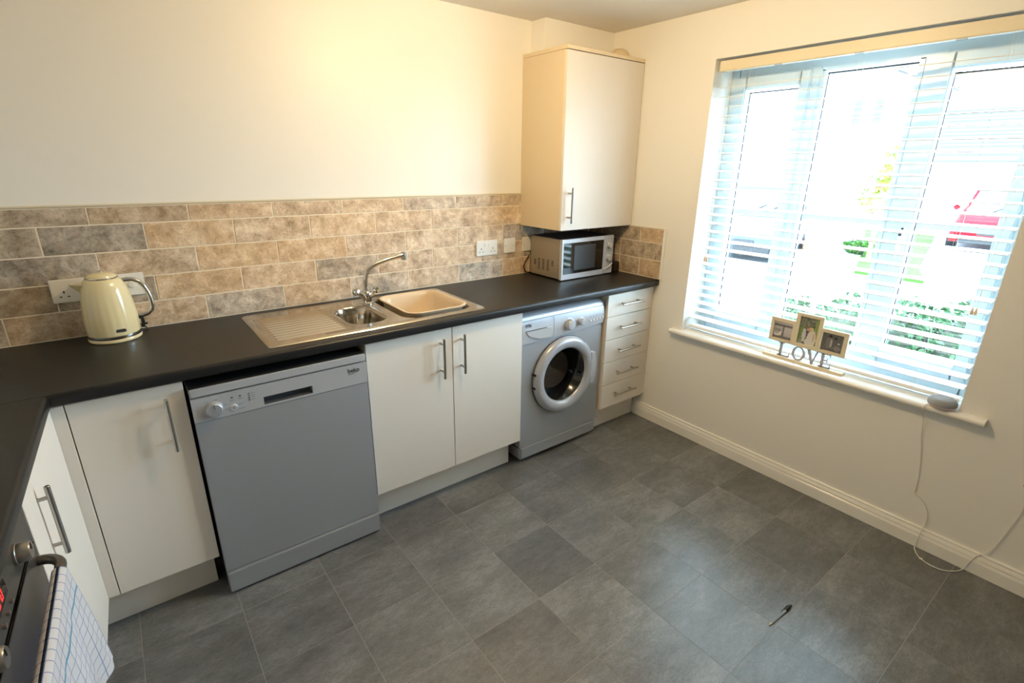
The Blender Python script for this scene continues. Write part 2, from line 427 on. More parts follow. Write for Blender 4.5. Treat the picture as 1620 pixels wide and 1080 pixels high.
for y0, zb in ((-0.862, 1.083), (-2.016, 1.052)):
    b = B()
    for d in (0, 0.010): tube(b, [(0.034, y0-d, 1.992), (0.030, y0-d*1.3, 1.6), (0.030, y0-d, zb)], 0.0009, 6)
    cd = obj('pull_cord', b, M_cord, bl)
    for d in (0, 0.012):
        b = B(); lathe(b, [(0.0015, 0), (0.0035, -0.006), (0.0055, -0.022), (0.005, -0.028)], (0.030, y0-d, zb), seg=12); obj('tassel', b, M_wood, cd)

# ------------------------------------------------------------------ worktops
def nose(bm_y0, yf, zt=0.9103, zb=0.872, r=0.013):
    """worktop section (y, z) from the back to a rounded front edge"""
    p = [(bm_y0, zb), (bm_y0, zt)]
    for k in range(7):
        a = R(90+90*k/6); p.append((yf+r+r*math.cos(a), zt-r+r*math.sin(a)))
    for k in range(5):
        a = R(180+90*k/4); p.append((yf+0.008+0.008*math.cos(a), zb+0.008+0.008*math.sin(a)))
    return p
wt = B()
full = nose(-0.0008, -0.604)
prism(wt, full, 'x', XL+0.001, -1.845)
prism(wt, nose(-0.530, -0.604), 'x', -1.845, -1.235)
prism(wt, [(-0.0008, 0.872), (-0.0008, 0.9103), (-0.085, 0.9103), (-0.085, 0.872)], 'x', -1.845, -1.235)
prism(wt, full, 'x', -1.235, -0.0008)
worktop = tag(obj('worktop', wt, M_wtop, angle=25), 'long black laminate worktop under the tiles with the sink set in', 'worktop')
TH = math.atan(0.030)
LO = (-2.759, -0.6045, 0)
lr = empty('worktop', LO, -TH)
tag(lr, 'short black worktop on the left with rounded edge beside the oven', 'worktop')
wl = B()
prism(wl, [(-0.56, 0.872), (-0.56, 0.9103)] + [(-0.013+0.013*math.sin(R(90*k/6)), 0.9103-0.013+0.013*math.cos(R(90*k/6))) for k in range(7)] +
      [(-0.008+0.008*math.cos(R(-90*k/4)), 0.872+0.008+0.008*math.sin(R(-90*k/4))) for k in range(5)], 'y', -0.0005, -1.135)
for v in wl.verts:
    if v.co.y > -0.01: v.co.y += 0.030*v.co.x
obj('slab', wl, M_wtop, lr, local=True, angle=25)
b = B(); box(b, -0.34, -0.010, -0.0035, -0.0015, 0.9100, 0.9105)
for v in b.verts: v.co.y += 0.030*v.co.x
obj('joint_strip', b, mat('dull_joint_seam', rgb(58, 56, 53), 0.4), lr, local=True)

# ------------------------------------------------------------------ handles
def bar_handle(p0, p1, out, parent, local=False, r=0.006, inset=0.030, stand=0.032):
    p0, p1, out = Vector(p0), Vector(p1), Vector(out)
    d = (p1-p0).normalized()
    b = B(); tube(b, [p0, p0+d*0.001, p1-d*0.001, p1], [r*0.85, r, r, r*0.85], 14)
    for q in (p0+d*inset, p1-d*inset): cyl(b, q-out*stand, q, 0.0048, 12)
    return obj('handle', b, M_steel, parent, local=local)

# ------------------------------------------------------------------ base units
ZD0, ZD1, YD = 0.161, 0.8645, -0.580
def panel(bm, x0, x1, y0, y1, z0, z1): return box(bm, x0, x1, y0, y1, z0, z1, 0.0012, 1)
def carcass(x0, x1, parent, yb=-0.03):
    b = B()
    box(b, x0+0.0005, x0+0.018, -0.560, yb, 0.150, 0.8715); box(b, x1-0.018, x1-0.0005, -0.560, yb, 0.150, 0.8715)
    box(b, x0+0.018, x1-0.018, -0.560, yb, 0.150, 0.168); box(b, x0+0.018, x1-0.018, yb-0.008, yb, 0.168, 0.8715)
    box(b, x0+0.018, x1-0.018, -0.560, -0.548, 0.80, 0.8715)
    for x in (x0+0.06, x1-0.06):
        for y in (-0.46, -0.09):
            f = B(); cyl(f, (x, y, 0.0), (x, y, 0.150), 0.016, 10); obj('leg', f, M_black, parent)
    return obj('carcass', b, M_carc, parent)
# sink unit
su = thing('sink_unit', 'white double door base unit under the sink, beside the washing machine', 'cabinet', (-1.42, -0.3, 0))
carcass(-1.8193, -1.0212, su)
for x0, x1, hx in ((-1.8185, -1.4222, -1.482), (-1.4188, -1.0215, -1.377)):
    b = B(); panel(b, x0, x1, YD, -0.5605, ZD0, ZD1); d = obj('door', b, M_door, su)
    bar_handle((hx, -0.616, 0.6455), (hx, -0.616, 0.8325), (0, -1, 0), d, stand=0.036)
b = B(); box(b, -1.82, -1.040, -0.5035, -0.488, 0.0005, 0.1495, 0.001, 1); obj('plinth', b, M_door, su)
# corner unit
cu = thing('corner_unit', 'white single door base unit in the corner, left of the dishwasher', 'cabinet', (-2.6, -0.3, 0))
carcass(-2.98, -2.4384, cu)
b = B(); panel(b, -2.7335, -2.4390, YD, -0.5605, ZD0, ZD1); d = obj('door', b, M_door, cu)
bar_handle((-2.493, -0.616, 0.6415), (-2.493, -0.616, 0.8290), (0, -1, 0), d, stand=0.036)
b = B(); panel(b, -2.7880, -2.7365, YD, -0.5605, ZD0, ZD1); obj('filler_panel', b, M_door, cu)
b = B(); box(b, -2.86, -2.455, -0.5035, -0.488, 0.0005, 0.1495, 0.001, 1); obj('plinth', b, M_door, cu)
# drawer unit
du = thing('drawer_unit', 'narrow white five drawer base unit between washing machine and window wall', 'cabinet', (-0.22, -0.3, 0))
carcass(-0.4097, -0.024, du)
zs = [0.161, 0.3125, 0.456, 0.5955, 0.7335, 0.8645]; hz = [0.245, 0.384, 0.525, 0.667, 0.8055]
for k in range(5):
    b = B(); panel(b, -0.4090, -0.0300, YD, -0.5605, zs[k]+(0.0015 if k else 0), zs[k+1]-0.0015); d = obj('drawer', b, M_door, du)
    bar_handle((-0.322, -0.614, hz[k]), (-0.134, -0.614, hz[k]), (0, -1, 0), d, stand=0.034)
b = B(); panel(b, -0.0285, -0.0012, -0.572, -0.5605, ZD0, 0.8715); obj('filler_panel', b, M_door, du)
b = B(); box(b, -0.408, -0.0190, -0.5035, -0.488, 0.0005, 0.1495, 0.001, 1); obj('plinth', b, M_door, du)

# left unit (on the rotated run): local x = outward, local y = back towards the tiled wall
lu = thing('base_unit', 'white single door base unit on the left, beside the oven', 'cabinet', LO, -TH)
b = B(); box(b, -0.52, -0.029, -0.500, 0.0, 0.150, 0.8715); obj('carcass', b, M_carc, lu, local=True)
b = B(); panel(b, -0.0285, -0.0085, -0.5010, 0.0230, ZD0, ZD1); d = obj('door', b, M_door, lu, local=True)
bar_handle((0.0145, -0.390, 0.6430), (0.0145, -0.390, 0.8310), (1, 0, 0), d, local=True, stand=0.023)
b = B(); box(b, -0.100, -0.0850, -0.500, 0.085, 0.0005, 0.1495, 0.001, 1); obj('plinth', b, M_door, lu, local=True)

# ------------------------------------------------------------------ oven
ov = thing('oven', 'black and steel built-under oven at the left edge with a towel on its handle', 'oven', LO, -TH)
O0, O1 = -1.100, -0.5070
b = B(); box(b, -0.52, -0.031, O0, O1, 0.09, 0.870); obj('body', b, M_dark, ov, local=True)
M_fasc = mat('brushed_dark_steel', rgb(108, 104, 98), 0.36, 0.8)
b = B(); box(b, -0.030, -0.012, O0, O1, 0.7790, 0.870, 0.0015); obj('control_panel', b, M_fasc, ov, local=True)
b = B(); box(b, -0.030, -0.011, O0, O1, 0.165, 0.7715, 0.002); od = obj('oven_door', b, M_winglass, ov, local=True)
b = B(); box(b, -0.0108, -0.0088, O0+0.001, O1-0.001, 0.640, 0.7705, 0.0006); obj('door_trim', b, M_fasc, od, local=True)
b = B()
hp = []
yA, yB = O1-0.022, O0+0.022
zh = 0.733
for k in range(7):
    a = R(90*k/6); hp.append((-0.012+0.044*math.sin(a), yA-0.045*(1-math.cos(a)), zh))
mid = [(0.032, yA-0.045-(yA-yB-0.09)*k/8, zh) for k in range(1, 8)]
hp2 = [(-0.012+0.044*math.sin(R(90*(6-k)/6)), yB+0.045*(1-math.cos(R(90*(6-k)/6))), zh) for k in range(7)]
tube(b, hp+mid+hp2, 0.0105, 14); obj('handle', b, M_fasc, od, local=True)
for yk in (-0.632, -0.912):
    b = B(); lathe(b, [(0.021, 0), (0.021, 0.004), (0.0195, 0.005), (0.0185, 0.022), (0.0165, 0.025), (0.0, 0.0252)], (-0.012, yk, 0.826), axis='x', seg=28)
    kn = obj('knob', b, M_steel, ov, local=True)
    b = B(); box(b, 0.0128, 0.0145, yk-0.0015, yk+0.0015, 0.829, 0.842); obj('pointer', b, M_print, kn, local=True)
b = B(); box(b, -0.0122, -0.0110, -0.860, -0.728, 0.818, 0.856, 0.0004, 1); dp = obj('display', b, M_winglass, ov, local=True)
M_red = mat('red_led', rgb(60, 0, 0), 0.4, emit=(1, 0.02, 0.02, 1), estr=2.5)
def seg7(bm, y, z, h, segs):
    t = 0.0022; wd = h*0.55
    B7 = {'a': (0, wd, h-t, h), 'g': (0, wd, h/2-t/2, h/2+t/2), 'd': (0, wd, 0, t), 'f': (0, t, h/2, h), 'e': (0, t, 0, h/2), 'b': (wd-t, wd, h/2, h), 'c': (wd-t, wd, 0, h/2)}
    for s_ in segs:
        a0, a1, c0, c1 = B7[s_]; box(bm, -0.0110, -0.0106, y+a0, y+a1, z+c0, z+c1)
for k, y in enumerate((-0.850, -0.826, -0.794, -0.770)):
    b = B(); seg7(b, y, 0.8265, 0.022, 'abcdef'); obj('digit', b, M_red, dp, local=True, smooth=False)
for yk in (-0.735, -0.768, -0.801):
    b = B(); cyl(b, (-0.013, yk, 0.800), (-0.007, yk, 0.800), 0.0048, 14); obj('button', b, M_steel, ov, local=True)
b = B(); box(b, -0.0285, -0.020, O0, O1, 0.005, 0.160, 0.001); obj('vent_plinth', b, M_fasc, ov, local=True)

# tea towel folded over the oven handle
tt = thing('tea_towel', 'white tea towel with blue check hanging over the oven handle', 'towel', LO, -TH)
def towel():
    b = B(); ny, ns = 46, 60; rows = []
    for i in range(ns+1):
        t = i/ns; row = []
        for j in range(ny+1):
            q = j/ny
            y = -0.596-0.330*q
            # path: back drop, over the bar, front drop
            if t < 0.25:
                z = 0.560+(0.733-0.560)*(t/0.25); x = 0.032-0.0135
            elif t < 0.40:
                a = PI*(1-(t-0.25)/0.15); x = 0.032+0.0135*math.cos(a); z = 0.733+0.0135*math.sin(a)
            else:
                k = (t-0.40)/0.60; z = 0.733-0.310*k
                x = 0.032+0.0135+0.010*k+0.008*k*math.sin(q*14+1.2)+0.004*k*math.sin(q*33+t*4)
                y += 0.055*k*(1-1.2*q)
            z += 0.004*math.sin(q*9)*max(0, t-0.4)
            row.append(b.verts.new((x, y, z)))
        rows.append(row)
    for i in range(ns):
        for j in range(ny): b.faces.new((rows[i][j], rows[i][j+1], rows[i+1][j+1], rows[i+1][j]))
    uv = b.loops.layers.uv.new('UVMap')
    pos = {}
    for i in range(ns+1):
        for j in range(ny+1): pos[rows[i][j]] = (j/ny*0.33, i/ns*0.54)
    for fc in b.faces:
        for lp in fc.loops: lp[uv].uv = pos[lp.vert]
    bmesh.ops.solidify(b, geom=list(b.faces), thickness=0.0022)
    return b
def towel_mat():
    m = bpy.data.materials.new('blue_check_cotton'); m.use_nodes = True
    nt = m.node_tree; p = nt.nodes['Principled BSDF']; N = nt.nodes.new; L = nt.links.new
    p.inputs['Roughness'].default_value = 0.9; p.inputs['Specular IOR Level'].default_value = 0.15
    uvn = N('ShaderNodeUVMap'); uvn.uv_map = 'UVMap'; sx = N('ShaderNodeSeparateXYZ'); L(uvn.outputs[0], sx.inputs[0])
    def lines(src, period, wd, ph=0.0):
        a = N('ShaderNodeMath'); a.operation = 'ADD'; a.inputs[1].default_value = ph; L(src, a.inputs[0])
        d = N('ShaderNodeMath'); d.operation = 'DIVIDE'; d.inputs[1].default_value = period; L(a.outputs[0], d.inputs[0])
        f = N('ShaderNodeMath'); f.operation = 'FRACT'; L(d.outputs[0], f.inputs[0])
        c = N('ShaderNodeMath'); c.operation = 'LESS_THAN'; c.inputs[1].default_value = wd; L(f.outputs[0], c.inputs[0]); return c.outputs[0]
    def mx(f, a, b_):
        x = N('ShaderNodeMix'); x.data_type = 'RGBA'; L(f, x.inputs['Factor'])
        if isinstance(a, tuple): x.inputs['A'].default_value = a
        else: L(a, x.inputs['A'])
        x.inputs['B'].default_value = b_; return x.outputs['Result']
    c = mx(lines(sx.outputs[1], 0.030, 0.075), rgb(252, 251, 254), rgb(172, 188, 222))
    c = mx(lines(sx.outputs[0], 0.026, 0.075), c, rgb(168, 182, 218))
    c = mx(lines(sx.outputs[1], 0.60, 0.012, 0.335), c, rgb(130, 186, 216))
    L(c, p.inputs['Base Color'])
    return m
obj('cloth', towel(), towel_mat(), tt, local=True, angle=80)

# ------------------------------------------------------------------ dishwasher
dw = thing('dishwasher', 'silver freestanding dishwasher between corner unit and sink unit', 'dishwasher', (-2.13, -0.3, 0))
X0, X1 = -2.4290, -1.8315
b = B(); box(b, X0+0.002, X1-0.002, -0.575, -0.035, 0.012, 0.8045); obj('body', b, M_dark, dw)
b = B(); box(b, X0, X1, -0.6070, -0.032, 0.8085, 0.8385, 0.003); ldd = obj('lid', b, M_silver2, dw)
b = B(); box(b, X0+0.001, X1-0.001, -0.6030, -0.033, 0.8380, 0.8400, 0.0008); obj('lid_top_shade', b, M_dark, ldd)  # thin dark sheet paints the shade of the gap under the worktop
def plate_with_hole(x0, x1, z0, z1, hx0, hx1, hz0, hz1, yf, yb, depth):
    b = B()
    box(b, x0, hx0, yf, yb, z0, z1); box(b, hx1, x1, yf, yb, z0, z1)
    box(b, hx0, hx1, yf, yb, hz1, z1); box(b, hx0, hx1, yf, yb, z0, hz0)
    box(b, hx0, hx1, yf+depth, yb, hz0, hz1)
    bmesh.ops.remove_doubles(b, verts=b.verts, dist=1e-5)
    return b
b = plate_with_hole(X0, X1, 0.7200, 0.8040, -2.213, -2.044, 0.727, 0.757, -0.6075, -0.5755, 0.026)
cp = obj('control_panel', b, M_silver2, dw, smooth=False)
b = B(); box(b, -2.2128, -2.0442, -0.5835, -0.5816, 0.7275, 0.7568)
prism(b, [(-0.6060, 0.7272), (-0.5830, 0.7272), (-0.5830, 0.7365)], 'x', -2.2125, -2.0445); obj('grip_recess_shade', b, M_print, cp)  # pocket back and wedge coloured dark grey to paint the shade inside
b = B(); lathe(b, [(0.0285, 0), (0.0285, 0.003), (0.026, 0.004), (0.024, 0.014), (0.021, 0.0165), (0, 0.0168)], (-2.367, -0.6075, 0.755), axis='y', seg=36); kn = obj('knob', b, M_silver, dw)
b = B(); box(b, -2.3685, -2.3655, -0.6252, -0.6240, 0.760, 0.775); obj('pointer', b, M_lprint, kn)
for x, z in ((-2.310, 0.7825), (-2.285, 0.7825)):
    b = B(); box(b, x-0.003, x+0.003, -0.6085, -0.6070, z-0.002, z+0.002); obj('button', b, M_print, cp)
    b = B(); box(b, x-0.008, x+0.006, -0.6078, -0.6070, z-0.011, z-0.0095); obj('mark', b, M_lprint, cp)
for k in range(4):
    b = B(); cyl(b, (-2.257, -0.6070, 0.783-0.008*k), (-2.257, -0.6086, 0.783-0.008*k), 0.0023, 12); obj('indicator', b, M_print, cp)
    b = B(); box(b, -2.251, -2.240, -0.6078, -0.6070, 0.7825-0.008*k, 0.7838-0.008*k); obj('mark', b, M_lprint, cp)
b = B(); lathe(b, [(0.0135, 0), (0.0125, 0.001), (0.0115, 0.0005), (0.0105, 0.002), (0, 0.0022)], (-2.309, -0.6075, 0.7435), axis='y', seg=28); obj('button', b, M_silver2, cp)
b = B(); cyl(b, (-2.309, -0.6090, 0.7435), (-2.309, -0.6100, 0.7435), 0.0022, 12); obj('indicator', b, M_print, cp)
b = B()
for x0, x1, z in ((-2.296, -2.280, .752), (-2.296, -2.276, .735), (-2.340, -2.326, .762), (-2.336, -2.326, .744), (-2.392, -2.380, .784), (-2.366, -2.352, .786)):
    box(b, x0, x1, -0.6078, -0.6070, z, z+0.0014)
tag(obj('print_marks', b, M_lprint, cp, smooth=False), kind='stuff')
logo = text('logo', 'beko', 0.0235, (-1.9075, -0.6078, 0.7735), (R(90), 0, 0), M_print, cp, off=0.0006)
b = B(); prism(b, [(-1.9055, 0.7655), (-1.888, 0.7668), (-1.868, 0.7715), (-1.868, 0.7728), (-1.888, 0.7690), (-1.9055, 0.7678)], 'y', -0.6080, -0.6070); obj('logo_swoosh', b, M_print, cp)
b = B(); box(b, X0, X1, -0.6060, -0.5755, 0.0985, 0.7190, 0.0025); obj('door', b, M_silver, dw)
b = B(); box(b, X0+0.001, X1-0.001, -0.6155, -0.560, 0.0095, 0.0965, 0.003); obj('kickplate', b, M_silver, dw)
for x in (X0+0.05, X1-0.05):
    for y in (-0.53, -0.10):
        b = B(); cyl(b, (x, y, 0), (x, y, 0.02), 0.02, 12); obj('foot', b, M_black, dw)

# ------------------------------------------------------------------ washing machine
wm = thing('washing_machine', 'silver front loading washing machine with round glass door', 'washing machine', (-0.713, -0.3, 0))
X0, X1, YW = -1.0069, -0.4199, -0.5563
b = B(); box(b, X0+0.001, X1-0.001, -0.44, -0.05, 0.100, 0.700)
box(b, X0+0.001, X0+0.012, YW+0.002, -0.44, 0.100, 0.700); box(b, X1-0.012, X1-0.001, YW+0.002, -0.44, 0.100, 0.700)
rim = [b.verts.new((x, YW+0.0015, z)) for x, z in ((X0+0.001, 0.100), (X1-0.001, 0.100), (X1-0.001, 0.700), (X0+0.001, 0.700))]
hole = [b.verts.new((-0.712+0.160*math.cos(2*PI*k/64), YW+0.0015, 0.463+0.160*math.sin(2*PI*k/64))) for k in range(64)]
es = [b.edges.new((rim[k], rim[(k+1) % 4])) for k in range(4)]+[b.edges.new((hole[k], hole[(k+1) % 64])) for k in range(64)]
bmesh.ops.triangle_fill(b, edges=es, use_beauty=True)
obj('body', b, M_silver, wm)
# top with a softly rolled front edge
tp = [(-0.05, 0.700), (-0.05, 0.845)]
for k in range(9):
    a = R(90+90*k/8); tp.append((YW+0.045+0.045*math.cos(a)*1.0, 0.8085+0.0365*math.sin(a)))
tp += [(YW, 0.8085), (YW+0.02, 0.8085), (YW+0.02, 0.700)]
b = B(); prism(b, tp, 'x', X0+0.001, X1-0.001); obj('top', b, M_silver2, wm, angle=28)
# control fascia, bulging slightly
def fascia(x0, x1, zlo0, zlo1, zt):
    b = B(); n = 24; loops = []
    for i in range(n+1):
        x = x0+(x1-x0)*i/n; zl = zlo0+(zlo1-zlo0)*i/n
        loops.append([(x, YW+0.030, zl), (x, YW-0.004, zl), (x, YW-0.009, zl+(zt-zl)*0.35), (x, YW-0.008, zl+(zt-zl)*0.7), (x, YW-0.002, zt), (x, YW+0.030, zt)])
    return loft(b, loops)
b = fascia(-0.797, X1, 0.690, 0.706, 0.8070); fp = obj('control_panel', b, M_silver2, wm)
b = fascia(X0, -0.799, 0.688, 0.690, 0.8070); dr = obj('detergent_drawer', b, M_silver2, wm)
# crescent grip
cg = [(-0.985, 0.7545), (-0.82, 0.7545)]
b = B()
lo = [(-0.983+0.165*k/14, 0.7535-0.052*math.sin(PI*min(1, (k/14)**0.55)*0.5+0.0)*(1 if k < 14 else 1)) for k in range(15)]
pts = [(-0.985, 0.7550)]+lo+[(-0.818, 0.7550)]
prism(b, pts, 'y', YW-0.0125, YW-0.004); obj('grip', b, mat('bright_silver_plastic', rgb(205, 210, 216), 0.22, 0.35), dr)
b = B(); box(b, -0.985, -0.85, YW-0.0130, YW-0.006, 0.7555, 0.7580); obj('grip_slot', b, M_print, dr)
t = text('logo', 'beko', 0.0185, (-0.988, YW-0.0098, 0.782), (R(90), 0, 0), M_print, dr, off=0.0005)
b = B(); box(b, -0.986, -0.949, YW-0.0095, YW-0.0060, 0.7765, 0.7780); obj('logo_swoosh', b, M_print, dr)
for cx, cz, r in ((-0.688, 0.744, 0.031), (-0.602, 0.746, 0.021)):
    b = B(); lathe(b, [(r*1.12, 0), (r*1.12, 0.003), (r, 0.004), (r*0.92, 0.020), (r*0.78, 0.025), (0, 0.0258)], (cx, YW-0.007, cz), axis='y', seg=36); obj('knob', b, M_silver2, wm)
for k in range(5):
    x = -0.528+0.024*k
    b = B(); cyl(b, (x, YW-0.006, 0.737+0.001*k), (x, YW-0.013, 0.737+0.001*k), 0.0052, 14); obj('button', b, M_white, fp)
    b = B(); box(b, x-0.004, x+0.004, YW-0.0095, YW-0.006, 0.758, 0.7605); obj('mark', b, M_lprint, fp)
DC = (-0.712, YW-0.002, 0.4630)
b = B(); lathe(b, [(0.216, 0.0), (0.217, 0.006), (0.213, 0.020), (0.203, 0.030), (0.190, 0.034), (0.168, 0.030), (0.156, 0.022), (0.151, 0.012), (0.150, 0.0)], DC, axis='y', seg=72, close=False)
rg = obj('door_ring', b, mat('pale_silver_door_ring', rgb(176, 179, 186), 0.3, 0.2), wm)
b = B(); lathe(b, [(0.2195, 0.0), (0.2195, 0.0035), (0.214, 0.004)], DC, axis='y', seg=72, close=False); obj('door_seal', b, M_print, rg)
b = B(); lathe(b, [(0.1505, 0.014), (0.146, 0.008), (0.120, -0.030), (0.108, -0.075), (0.060, -0.090), (0.0, -0.092)], DC, axis='y', seg=60, close=False)
M_bowl = mat('dark_door_bowl', rgb(14, 15, 17), 0.12, spec=0.5, coat=0.2)
obj('door_glass', b, M_bowl, rg)
b = B()
hl = []
for k in range(11):
    z = 0.372+0.184*k/10; wv = 0.5-0.5*math.cos(2*PI*min(1, max(0, k/10)))
    hl.append((z, wv))
pts = [(-0.526-0.0*w_, z) for z, w_ in hl]+[(-0.500+0.014*min(1, w_*2), z) for z, w_ in reversed(hl)]
prism(b, [(x, z) for x, z in pts], 'y', YW-0.036, YW-0.012); obj('door_handle', b, M_silver2, rg)
for z in (0.509, 0.434):
    b = B(); cyl(b, (-0.926, YW-0.0005, z), (-0.926, YW-0.022, z), 0.006, 12); obj('hinge_stud', b, M_black, rg)
b = B(); box(b, X0+0.001, X1-0.001, YW-0.004, -0.10, 0.0175, 0.0985, 0.012, 4); obj('kickplate', b, M_silver, wm)
for x in (X0+0.06, X1-0.06):
    for y in (-0.50, -0.12):
        b = B(); cyl(b, (x, y, 0), (x, y, 0.02), 0.022, 12); obj('foot', b, M_black, wm)

# ------------------------------------------------------------------ wall cupboard
wc = thing('wall_cupboard', 'tall cream wall cupboard in the corner above the microwave', 'cabinet', (-0.29, -0.17, 1.204))
UX0, UX1, UY = -0.588, -0.0012, -0.3556
M_cupside = mat('cream_end_panel', rgb(224, 206, 174), 0.5)
b = B(); panel(b, UX0, UX0+0.018, UY+0.020, -0.0008, 1.2045, 2.0855); panel(b, UX1-0.018, UX1, UY+0.020, -0.0125, 1.2045, 2.0855)
box(b, UX0+0.018, UX1-0.018, UY+0.022, -0.0125, 1.222, 1.240); box(b, UX0+0.018, UX1-0.018, -0.0205, -0.0125, 1.240, 2.0855)
obj('carcass', b, M_cupside, wc)
b = B(); panel(b, UX0-0.0005, UX1, UY, -0.0008, 2.0865, 2.1045); obj('top_panel', b, M_cupside, wc)
b = B(); panel(b, UX0+0.0005, UX1-0.003, UY, UY+0.0195, 1.2045, 2.0825); d = obj('door', b, M_door, wc)
bar_handle((-0.543, UY-0.036, 1.2455), (-0.543, UY-0.036, 1.4315), (0, -1, 0), d, stand=0.036)
b = B(); box(b, UX0+0.019, UX1-0.019, UY+0.021, -0.0125, 1.2050, 1.2060); obj('base_panel', b, mat('dark_underside', rgb(88, 84, 80), 0.6), wc)
# round cover on the cupboard against the wall
b = B(); lathe(b, [(0.058, 0.0), (0.058, 0.012), (0.054, 0.030), (0.044, 0.048), (0.026, 0.060), (0.0, 0.064)], (-0.062, -0.213, 2.1048), seg=32)
tag(obj('domed_cover', b, M_cupside), 'small cream domed cover on top of the corner cupboard', 'cover')

# ------------------------------------------------------------------ microwave
mw = thing('microwave', 'silver microwave with dark window under the corner cupboard', 'microwave', (-0.32, -0.18, 0.9103))
M_mwside = mat('champagne_silver_case', rgb(170, 158, 140), 0.38, 0.5)
X0, X1, YM = -0.533, -0.1055, -0.318
b = B(); box(b, X0+0.002, X1-0.002, -0.296, -0.036, 0.9175, 1.1460, 0.004); cs = obj('case', b, M_mwside, mw)
b = B(); box(b, X0+0.004, X1-0.004, -0.292, -0.040, 1.1458, 1.1468); obj('case_top_shade', b, mat('shade_grey_case_top', rgb(70, 70, 72), 0.5), cs)  # dark sheet: shadow on the microwave's top put into its colour
# raised rounded panel line and vents on the left side
rp = rrect(-0.172, 1.032, 0.112, 0.092, 0.045)
b = B(); tube(b, [(X0+0.0022, y, z) for y, z in rp]+[(X0+0.0022, rp[0][0], rp[0][1])], 0.0014, 6, cap=False); obj('pressed_line', b, M_mwside, cs)
b = B()
for ci, (yc, n0, n1) in enumerate(((-0.082, 2, 5), (-0.118, 0, 6), (-0.158, 0, 6), (-0.198, 0, 6), (-0.238, 3, 6))):
    for k in range(n0, n1):
        z = 0.956+0.0112*k
        box(b, X0+0.0012, X0+0.0023, yc-0.009, yc+0.009, z, z+0.0055)
        
tag(obj('vent_slots', b, M_black, cs, smooth=False), kind='stuff')
b = plate_with_hole(X0, -0.1885, 0.9165, 1.1475, -0.521, -0.1935, 0.947, 1.1255, YM, -0.297, 0.006)
mdoor = obj('door', b, M_silver2, mw, smooth=False)
b = B(); loft(b, [[(x, y_, z) for x, z in rrect(-0.357, 1.036, 0.1640, 0.0895, 0.010)] for y_ in (YM+0.0055, YM+0.0005)]); obj('door_window', b, M_winglass, mdoor)
b = B(); box(b, -0.435, -0.262, YM-0.0002, YM+0.0004, 0.965, 1.108); obj('window_mesh', b, mat('grey_mesh_screen', rgb(38, 38, 38), 0.35), mdoor)
b = B(); box(b, -0.1875, X1, YM, -0.297, 0.9165, 1.1475, 0.0025); pn = obj('control_panel', b, M_silver2, mw)
for z, r in ((1.089, 0.0185), (1.012, 0.0185)):
    b = B(); lathe(b, [(r*1.15, 0), (r*1.12, 0.003), (r, 0.004), (r*0.92, 0.016), (r*0.8, 0.018), (0, 0.0185)], (-0.1485, YM, z), axis='y', seg=30); kn = obj('knob', b, M_silver2, mw)
    b = B(); box(b, -0.1505, -0.1465, YM-0.0192, YM-0.0175, z-0.013, z+0.013); obj('pointer', b, M_white if z > 1.05 else mat('gold_pointer', rgb(196, 178, 96), 0.4), kn)
b = B(); tube(b, [(-0.186, YM-0.003, 0.9445), (-0.165, YM-0.004, 0.950), (-0.138, YM-0.005, 0.960), (-0.112, YM-0.005, 0.976)], 0.0024, 8); obj('button_edge', b, M_white, pn)
b = B(); box(b, -0.1775, -0.118, YM-0.0008, YM+0.001, 1.128, 1.1292); box(b, -0.170, -0.126, YM-0.0008, YM+0.001, 1.052, 1.0530); tag(obj('print_marks', b, M_lprint, pn), kind='stuff')
for x in (X0+0.04, X1-0.04):
    for y in (-0.275, -0.06):
        b = B(); cyl(b, (x, y, 0.9103), (x, y, 0.919), 0.012, 12); obj('foot', b, M_black, mw)
b = B(); tube(b, [(-0.53, -0.022, 1.02), (-0.553, -0.016, 0.985), (-0.566, -0.016, 0.955), (-0.556, -0.016, 0.925), (-0.540, -0.020, 0.916), (-0.50, -0.025, 0.9145)], 0.0032, 8)
obj('power_cord', b, M_black, mw)
b = B(); box(b, -0.078, -0.018, -0.302, -0.252, 0.9106, 0.974, 0.004); box(b, -0.073, -0.023, -0.3045, -0.3015, 0.918, 0.966, 0.001)
tag(obj('black_adapter', b, mat('brown_black_plastic', rgb(40, 30, 26), 0.45)), 'small dark box on the worktop between microwave and side tiles', 'adapter')

# ------------------------------------------------------------------ sockets
def face(name, label, cat, x0, x1, z0=1.0475, z1=1.1325, ax='y'):
    o = thing(name, label, cat, ((x0+x1)/2, -0.0095, z0))
    b = B(); box(b, x0, x1, -0.0175, -0.0092, z0, z1, 0.0025, 2); obj('faceplate', b, M_white, o)
    return o
def pins(o, cx, cz):
    b = B()
    box(b, cx-0.0022, cx+0.0022, -0.0178, -0.0170, cz+0.004, cz+0.0125)
    for s_ in (-1, 1): box(b, cx+s_*0.011-0.0035, cx+s_*0.011+0.0035, -0.0178, -0.0170, cz-0.0105, cz-0.0065)
    tag(obj('pin_holes', b, M_dark, o, smooth=False), kind='stuff')
def rocker(o, cx, cz):
    b = B(); box(b, cx-0.0065, cx+0.0065, -0.0205, -0.0168, cz-0.0095, cz+0.0095, 0.0015); obj('rocker_switch', b, M_white, o)
def screws(o, x0, x1, cz):
    for x in (x0, x1):
        b = B(); cyl(b, (x, -0.0172, cz), (x, -0.0180, cz), 0.003, 10); obj('screw', b, M_steel, o)
s1 = face('double_socket', 'white double socket behind the kettle, left of its spout', 'socket', -2.7440, -2.5980)
for cx in (-2.708, -2.634): pins(s1, cx, 1.078)
for cx in (-2.684, -2.658): rocker(s1, cx, 1.108)
s2 = face('spur_switch', 'white switch plate seen through the kettle handle', 'switch', -2.5480, -2.4640)
